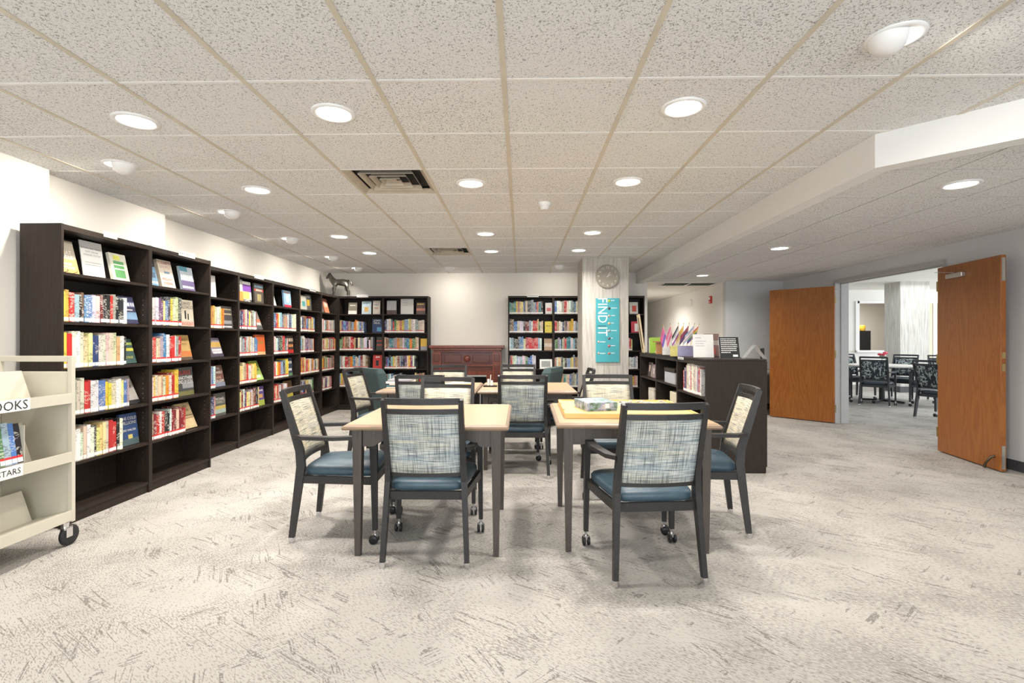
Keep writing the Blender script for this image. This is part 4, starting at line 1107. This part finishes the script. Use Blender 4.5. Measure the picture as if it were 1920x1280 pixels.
# items on top (z = 1.064), front edge of the island at x = LX
TZ = 1.0645
def on_top(x, y, rz=-20): return Matrix.Translation((x, y, TZ)) @ Matrix.Rotation(R(rz), 4, 'Z')
display(0, 0, 0, .19, .21, (.30, .50, .05), 'lime green book standing on the low bookcase', [(.35, .65, .02, .12, W_)], [], 6, y=0, M0=on_top(1.75, 6.80, -8))
display(0, 0, 0, .13, .20, (.70, .68, .62), 'white book left of the lime green book', [], [], 4, y=0, M0=on_top(1.80, 7.05, -8))
display(0, 0, 0, .20, .25, (.72, .71, .68), 'white book standing just left of the small flags', [], [], 5, y=0, M0=on_top(1.70, 6.02, -10))
wd = empty('wooden_caddy', (1.79, 6.45, TZ), R(-10), 'small orange wooden caddy with figurine on the low bookcase', 'caddy')
MB().box(-.05, .05, -.04, .04, 0, .15).build('block', wood('caddy_wood', (.36, .16, .05), (.46, .22, .08)), wd); MB().box(-.09, .09, -.06, .06, .15, .165).build('tray', MATS['caddy_wood'], wd)
MB().lathe([(.02, .165), (.03, .19), (.015, .21), (.022, .23), (.005, .25)], 12, (.03, 0, 0)).build('figurine', M_pewter, wd)
fbx = empty('flag_box', (1.80, 5.62, TZ), R(-12), 'lavender and yellow box holding small flags', 'box')
MB().box(-.12, -.05, -.06, .06, 0, .115).build('yellow_panel', cmat((.62, .54, .15)), fbx)
MB().box(-.05, .13, -.06, .06, 0, .115).build('lavender_panel', cmat((.33, .31, .48)), fbx)
FL = [(-.10, 'pink', -16, [(.55, .08, .18), (.5, .12, .3), (.12, .08, .4)], 'magenta, purple and blue striped flag'), (-.06, 'rose', -10, [(.60, .12, .22), (.62, .3, .4), (.6, .12, .2)], 'rose pink striped flag'), (-.02, 'asexual', -3, [K_, (.4, .4, .4), W_, (.28, .05, .32)], 'black, grey, white and purple flag'),
      (.01, 'yellow', 2, [(.66, .42, .08), (.66, .5, .25)], 'orange yellow flag'), (.04, 'dark', 6, [(.25, .03, .08), (.08, .04, .12)], 'maroon and dark purple flag'), (.07, 'trans', 10, [(.3, .5, .65), (.62, .4, .45), W_, (.62, .4, .45), (.3, .5, .65)], 'pale blue, pink and white flag'),
      (.10, 'rainbow', 14, [(.62, .05, .05), (.66, .25, .03), (.68, .52, .04), (.08, .3, .08), (.06, .1, .4), (.2, .05, .3)], 'rainbow striped flag')]
for k, (x, nm, tilt, stripes, lab) in enumerate(FL):
    f = empty('small_flag', (1.80 + x*1.0, 5.62 - x*.2, TZ + .01), R(-12), lab + ' on a stick in the lavender box', 'flag', 'small flags in the box')
    f.rotation_euler = (R(4*(k % 3)-4), R(tilt), R(-12))
    MB().tube([(0, 0, 0), (0, 0, .35)], .003, 6).build('stick', M_pine, f)
    MB().lathe([(.001, .368), (.005, .355), (.003, .345)], 8).build('finial', M_brass, f)
    n = len(stripes); ang = R(215 if tilt < 0 else 235)
    for q, c in enumerate(stripes):
        vs = []
        for i in range(6):
            u = i/5
            for vv in (q/n, (q+1)/n):
                # cloth hangs down, drooping from the stick
                vs.append((-(.10*u*.75 + .0*vv), .012*math.sin(u*7+q*.3)*u, .34 - vv*.11 - u*.13))
        fs = [(2*i, 2*i+1, 2*i+3, 2*i+2) for i in range(5)]
        MB().add(vs, fs, True).build('stripe', cmat(c), f)
d1 = notice(0, 0, 0, .20, .24, 'white lettered page on wire easel on the low bookcase', [('~9', .85, .018), ('~17', .7, .012), ('~14', .6, .012), ('~15', .5, .012)], 10, 0, 0, on_top(1.78, 5.18, -8))
display(0, 0, 0, .15, .25, (.22, .13, .11), 'brown patterned book leaning behind the easel page', [(0, 1, .5, .7, (.45, .40, .35)), (.2, .7, .1, .4, (.5, .1, .08))], [], 18, y=0, M0=on_top(1.93, 5.26, -8), stand=True)
bs = notice(0, 0, 0, .19, .215, 'black sign with white lettering on a wire easel', [], 16, 0, 0, on_top(1.98, 5.0, -5))
MB().add([(0, -.0005, 0), (.19, -.0005, 0), (.19, -.0005, .215), (0, -.0005, .215)], [(0, 1, 2, 3)]).build('black_print', M_ink, bs)
for q, n in enumerate((.15, .15, .15, .16, .16, .15, .15, .09)):
    strokes('sign_lettering', M_paper, bs, .016, .016+n, .196-q*.020, .0095, -.0012)
MB().add([(.125, -.0012, .012), (.172, -.0012, .012), (.172, -.0012, .034), (.125, -.0012, .034)], [(0, 1, 2, 3)]).build('sign_logo', M_paper, bs)
es = MB().tube([(.0, -.02, .02), (.0, -.02, 0), (.03, .09, 0), (.03, .05, .16)], .003, 6).build('wire_easel', M_black, bs)
def mk_acr():
    k = NT('clear_acrylic', 0.05); k.base((.9, .92, .93)); k.b.inputs['Alpha'].default_value = .25
    return k.m
ac = empty('acrylic_sign_holder', (2.16, 4.86, TZ), R(-5), 'clear acrylic sign holder with a pale printed card', 'sign holder')
MB().add([(0, 0, 0), (.10, 0, .13), (.10, .10, .13), (0, .10, 0)], [(0, 1, 2, 3)]).add([(.20, 0, 0), (.10, 0, .131), (.10, .10, .131), (.20, .10, 0)], [(0, 1, 2, 3)]).build('acrylic_panel', mk_acr(), ac)
cd = MB().add([(.203, 0, 0), (.103, 0, .131), (.103, .10, .131), (.203, .10, 0)], [(0, 1, 2, 3)]).build('card', M_paper, ac)
for q, c in enumerate(((.55, .3, .4), (.3, .4, .55), (.35, .45, .6))):
    t0 = .2 + q*.25
    MB().add([(.2045-.1*t0, .02, .131*t0), (.2045-.1*t0-.014, .02, .131*t0+.018), (.2045-.1*t0-.014, .08, .131*t0+.018), (.2045-.1*t0, .08, .131*t0)], [(0, 1, 2, 3)]).build('card_print', cmat(c), cd)
# wooden frame leaning by the column
lf = empty('leaning_frame', (1.765, 7.315, TZ), R(-98), 'pale wooden picture frame leaning against the column', 'picture frame')
lf.rotation_euler = (R(8), 0, R(-98))
MB().box(0, .30, 0, .02, 0, .045).box(0, .30, 0, .02, .50, .545).box(0, .045, 0, .02, .045, .50).box(.255, .30, 0, .02, .045, .50).build('frame', M_pine, lf)
MB().box(.045, .255, .008, .016, .045, .50).build('backing', M_shelf, lf)

# ------------------------------------------------------------------ column: clock and poster
ck = empty('wall_clock', (1.285, 7.44, 2.18), 0, 'round taupe wall clock with white numerals on the column', 'clock')
M_clock = plain('clock_taupe', (.30, .27, .22), .5)
MB().lathe([(.173, .0), (.175, .02), (.168, .03), (.160, .026), (.0005, .026)], 40, axis='y').build('case', M_clock, ck)
for n in range(1, 13):
    a = R(90 - 30*n); text('numeral', str(n), .045, M_paper, ck, (.132*math.cos(a), -.028, .132*math.sin(a)))
for nm, a, ln, w in (('hour_hand', 33, .075, .008), ('minute_hand', 62, .065, .006)):
    t = R(90-a); MB().bar([(-.015*math.cos(t), -.030, -.015*math.sin(t)), (ln*math.cos(t), -.030, ln*math.sin(t))], w, .002, (-math.sin(t), 0, math.cos(t))).build(nm, M_paper, ck)
po = empty('poster_board', (1.115, 7.44, .915), 0, 'turquoise FIND IT poster hanging on the column', 'poster')
M_turq = plain('turquoise_print', (.055, .36, .41), .45, var=.08, scale=3)
MB().box(0, .345, -.022, 0, 0, .945).build('panel', M_turq, po, bevel=.002)
M_pw = cmat((.82, .86, .85))
for wd_, zc, ln in (('FIND', .765, .36), ('IT', .455, .125)):
    me = text_mesh(wd_, .2); L = max(v.co.x for v in me.vertices) - min(v.co.x for v in me.vertices)
    text('headline', wd_, .2, M_pw, po, (.092, -.0232, zc), (R(90), R(90), 0), sx=ln/L)
for k in range(8):
    z = .905 - k*.111
    cc = [(.42, .58, .05), (.10, .05, .06), (.5, .42, .4), (.62, .40, .2), (.4, .4, .42), (.1, .1, .12), (.5, .15, .15), (.45, .18, .14)][k]
    MB().lathe([(.0005, 0), (.020, 0), (.020, .001), (.0005, .001)], 14, (.195, -.022, z), axis='y').build('picture_dot', cmat(cc), po)
    strokes('poster_lettering', M_pw, po, .222, .222 + (.05, .09, .06, .045, .085, .035, .065, .06)[k], z+.006, .010, -.0232)
for z in (.30, .13):
    strokes('poster_lettering', M_pw, po, .06, .14, z, .012, -.0232)
    MB().lathe([(.0005, 0), (.017, 0), (.017, .001), (.0005, .001)], 14, (.04, -.022, z), axis='y').build('picture_dot', cmat((.6, .45, .42)), po)
strokes('poster_lettering', M_ink, po, .025, .15, .535, .010, -.0232)

# corridor wall devices
fa = empty('fire_alarm', (3.70, 9.78, 2.02), 0, 'red fire alarm strobe on the white corridor wall', 'fire alarm')
MB().box(-.03, 0, -.05, .05, -.07, .07).build('housing', M_red, fa); MB().box(-.045, -.03, -.03, .03, 0, .05).build('strobe', M_trim, fa)
MB().box(-.0315, -.03, -.02, .02, -.055, -.035).build('alarm_plate', M_trim, fa)
sp = MB().lathe([(.07, 0), (.07, .02), (.05, .035), (.02, .04)], 20).build('wall_bell', M_trim); sp.matrix_world = Matrix.Translation((3.70, 10.9, 2.05)) @ Matrix.Rotation(R(-90), 4, 'Y')
tag(sp, 'round white device on the corridor wall', 'wall device')
# desk corner peeking out behind the open door
dk = empty('desk', (4.05, 8.62, 0), 0, 'desk corner behind the open oak door', 'desk')
MB().box(-.12, .60, -.3, .40, .70, .74).build('desk_top', cmat((.55, .50, .42)), dk)
for x in (-.1, .56): MB().box(x, x+.03, -.28, .38, 0, .70).build('side_panel', M_black, dk)
mo = empty('monitor', (4.12, 8.60, .741), R(60), 'black monitor on the desk behind the open door', 'monitor')
MB().box(-.22, .22, -.015, .015, .08, .36).build('screen', M_black, mo); MB().box(-.03, .03, 0, .03, .01, .1).box(-.1, .1, -.06, .08, 0, .01).build('stand', M_black, mo)

# ------------------------------------------------------------------ book cart
ct = empty('book_cart', (-2.95, 2.5, 0), 0, 'beige metal book cart at the left edge', 'book cart')
Y0, Y1 = -.46, .50; HX = .235
for yy, nm in ((Y1, 1), (Y0, 0)):
    m = MB(); y0, y1 = yy-.012, yy+.012
    m.box(-HX, -HX+.03, y0, y1, .145, 1.15); m.box(HX-.03, HX, y0, y1, .145, 1.15); m.box(-HX+.03, HX-.03, y0, y1, 1.115, 1.15); m.box(-HX+.03, HX-.03, y0+.004, y1-.004, .145, 1.055)
    m.build('end_frame', M_cart, ct, bevel=.003)
for z in (.895, .54, .185):
    for sx in (-1, 1):
        m = MB()
        # trough: front lip, sloping tray, leaning centre plate
        m.add([(sx*HX, Y0+.012, z+.03), (sx*HX, Y1-.012, z+.03), (sx*HX, Y1-.012, z-.03), (sx*HX, Y0+.012, z-.03), (sx*(HX-.012), Y0+.012, z+.03), (sx*(HX-.012), Y1-.012, z+.03), (sx*(HX-.012), Y1-.012, z-.03), (sx*(HX-.012), Y0+.012, z-.03)],
              [(0, 1, 2, 3), (4, 7, 6, 5), (0, 4, 5, 1), (3, 2, 6, 7)])
        m.build('shelf_lip', M_cart, ct)
        MB().add([(sx*(HX-.012), Y0+.012, z+.025), (sx*(HX-.012), Y1-.012, z+.025), (sx*.035, Y1-.012, z-.015), (sx*.035, Y0+.012, z-.015), (sx*(HX-.012), Y0+.012, z+.02), (sx*(HX-.012), Y1-.012, z+.02), (sx*.035, Y1-.012, z-.02), (sx*.035, Y0+.012, z-.02)],
                 [(0, 1, 2, 3), (4, 7, 6, 5), (0, 4, 5, 1), (2, 6, 7, 3)]).build('shelf_tray', M_cart, ct)
        MB().add([(sx*.035, Y0+.012, z-.015), (sx*.035, Y1-.06, z-.015), (sx*.003, Y1-.09, z+.17), (sx*.003, Y0+.012, z+.17), (sx*.031, Y0+.012, z-.015), (sx*.031, Y1-.06, z-.015), (sx*.001, Y1-.09, z+.17), (sx*.001, Y0+.012, z+.17)],
                 [(0, 1, 2, 3), (4, 7, 6, 5), (3, 2, 6, 7), (1, 5, 6, 2)]).build('back_plate', M_cart, ct)
for sx in (-1, 1):
    for yy in (Y0, Y1-.02):
        c = MB().lathe([(.02, .10), (.02, .145)], 10, (sx*.20, yy, 0)).box(sx*.20-.02, sx*.20-.016, yy-.012, yy+.03, .055, .115).box(sx*.20+.016, sx*.20+.02, yy-.012, yy+.03, .055, .115).box(sx*.20-.02, sx*.20+.02, yy-.03, yy+.03, .112, .118).build('caster', M_chrome, ct)
        MB().lathe([(.004, -.015), (.050, -.014), (.062, -.008), (.062, .008), (.050, .014), (.004, .015)], 24, (sx*.20, yy+.025, .062), axis='x').build('caster_wheel', M_rubber, c)
# signs on the shelf lips, facing the room
for z, tx, yr, sz in ((.893, 'BOOKS', .215, .070), (.540, 'R STARS', .175, .045)):
    sg = MB().box(HX, HX+.002, -.40, yr+.012, z-.03, z+.034).build('shelf_label', M_paper, ct)
    text('label_lettering', tx, sz, M_ink, sg, (HX+.003, yr, z), (R(90), 0, R(90)), align='RIGHT')
CM = Matrix.Translation((-2.95 + HX - .03, 2.5, .585)) @ Matrix.Rotation(R(90), 4, 'Z')
xx = .0
for k, (cn, th) in enumerate((('green', .025), ('light blue', .035), ('blue', .028), ('black', .03))):
    book(CM @ Matrix.Translation((xx+.10, 0, -.012)) @ Matrix.Rotation(R(-8), 4, 'X'), th, .235 - .006*k, .14, cn, 1, f'{cn} book on the middle shelf of the book cart', 'books on the cart'); xx += th + .001
be = MB().box(xx+.103, xx+.106, 0.0, .11, -.01, .19).box(xx+.106, xx+.19, .10, .103, -.01, .19).build('bookend', M_cart); be.matrix_world = CM; tag(be, 'beige metal bookend on the cart', 'bookend')

# ------------------------------------------------------------------ dining room through the doors
struct(MB().box(4.88, 16, 14.0, 14.15, 0, .95).box(4.88, 9.35, 14.0, 14.15, .95, 2.25).box(10.6, 16, 14.0, 14.15, .95, 2.25).box(4.88, 16, 14.0, 14.15, 2.25, 2.8).build('wall_dining_back', M_white), 'white far wall of the dining room with kitchen hatch')
struct(MB().box(16, 16.15, 3, 18, 0, 2.8).build('wall_dining_right', M_white))
struct(MB().box(4.88, 16, 3.0, 18, 2.62, 2.72).build('ceiling_dining', M_white))
struct(MB().box(9.3, 10.65, 13.97, 14.0, 2.25, 2.31).box(9.25, 9.35, 13.97, 14.0, .90, 2.31).box(9.25, 10.65, 13.90, 14.0, .90, .95).build('trim_3', M_trim))
struct(MB().box(7.5, 16, 17.0, 17.15, 0, 2.8).build('wall_kitchen', M_wallwarm))
struct(MB().box(8.97, 9.65, 11.98, 12.5, 0, 2.62).build('wall_dining_column', M_column), 'streaked column in the dining room')
struct(MB().box(8.95, 9.67, 11.96, 12.52, 0, .14).build('baseboard_dining', M_base))
struct(MB().box(4.88, 16, 3.0, 3.1, 0, .6).build('wall_dining_front', M_white))
wb = empty('vertical_blinds', (11.1, 13.975, .35), 0, 'pale yellow vertical blinds in the dining room', 'blinds')
for k in range(14):
    MB().box(k*.13, k*.13+.10, 0, .02, 0, 1.9).build('blind_slat', cmat((.70, .55, .32)) if k % 2 else cmat((.80, .76, .68)), wb)
kc = empty('kitchen_counter', (9.3, 15.6, 0), 0, 'dark counter with appliances behind the hatch', 'counter')
MB().box(-.6, 1.8, 0, .6, 0, .9).build('cabinet', M_black, kc)
cf = empty('coffee_machine', (10.35, 15.7, .901), 0, 'black coffee machine with yellow mugs on top', 'coffee machine')
MB().box(0, .5, 0, .4, 0, .62).build('body', M_black, cf); MB().lathe([(.07, .62), (.08, .66), (.08, .78), (.06, .80)], 14, (.15, .2, 0)).build('mug', cmat((.62, .38, .03)), cf); MB().lathe([(.07, .62), (.08, .66), (.08, .78), (.06, .80)], 14, (.38, .2, 0)).build('mug', cmat((.62, .38, .03)), cf)
mx = empty('stand_mixer', (9.75, 15.7, .901), R(20), 'cream stand mixer on the kitchen counter', 'mixer')
MB().box(-.1, .1, -.18, .12, 0, .05).box(-.06, .06, .02, .12, .05, .42).box(-.07, .07, -.24, .14, .42, .58).build('mixer_body', cmat((.62, .50, .32)), mx, bevel=.02); MB().lathe([(.05, .06), (.11, .12), (.12, .24)], 16, (0, -.1, 0)).build('bowl', M_steel, mx)
rt = empty('dining_table', (7.2, 10.1, 0), 0, 'round dining table with flowers beyond the doorway', 'table')
MB().lathe([(.60, .715), (.62, .725), (.62, .745), (.60, .75)], 36).build('table_top', cmat((.58, .55, .50)), rt)
MB().lathe([(.05, .05), (.05, .715)], 16).build('pedestal', M_black, rt)
for k in range(4):
    a = k*PI/2 + .6; MB().bar([(0, 0, .05), (.38*math.cos(a), .38*math.sin(a), .03)], .06, .04, (-math.sin(a), math.cos(a), 0)).build('foot', M_black, rt)
fv = empty('flower_vase', (7.15, 10.0, .751), 0, 'red and white flowers in a vase on the dining table', 'flowers')
MB().lathe([(.03, 0), (.045, .05), (.03, .10), (.035, .12)], 16).build('vase', M_trim, fv)
for k in range(9):
    a = k*2.4; r = .02 + .055*((k*37 % 10)/10)
    MB().lathe([(.005, 0), (.03, .012), (.035, .03), (.02, .045), (.004, .05)], 9, (r*math.cos(a), r*math.sin(a), .15 + .03*((k*7) % 3))).build('blossom', cmat((.55, .02, .05)) if k % 3 else cmat((.75, .72, .70)), fv)
MB().lathe([(.01, .10), (.05, .14), (.06, .17)], 10).build('leaves', cmat((.06, .14, .05)), fv)
dproto = make_chair(M_frame_black, M_leaf, M_leaf, M_navy, 'dining_chair')
DC = [(6.57, 9.42, .67, .74, 'leaf-print dining chair backing onto the doorway'), (7.85, 9.35, -.75, .66, 'leaf-print dining chair right of the round table'), (8.08, 10.66, -.8, -.6, 'leaf-print dining chair behind the round table, on the right'),
      (7.15, 11.12, 0, -1, 'leaf-print dining chair behind the round table, nearest the hatch'), (6.30, 7.80, .95, .3, 'leaf-print dining chair partly hidden by the near oak door'), (8.55, 10.3, -.4, -.9, 'leaf-print dining chair farther back by the blinds'), (6.22, 10.55, .93, -.36, 'leaf-print dining chair left of the round table')]
for k, (x, y, dx, dy, l) in enumerate(DC):
    put(dproto if k == 0 else copy_tree(dproto), x, y, dx, dy, l, 'leaf-print dining chairs')
bpy.data.scenes.remove(TMP)
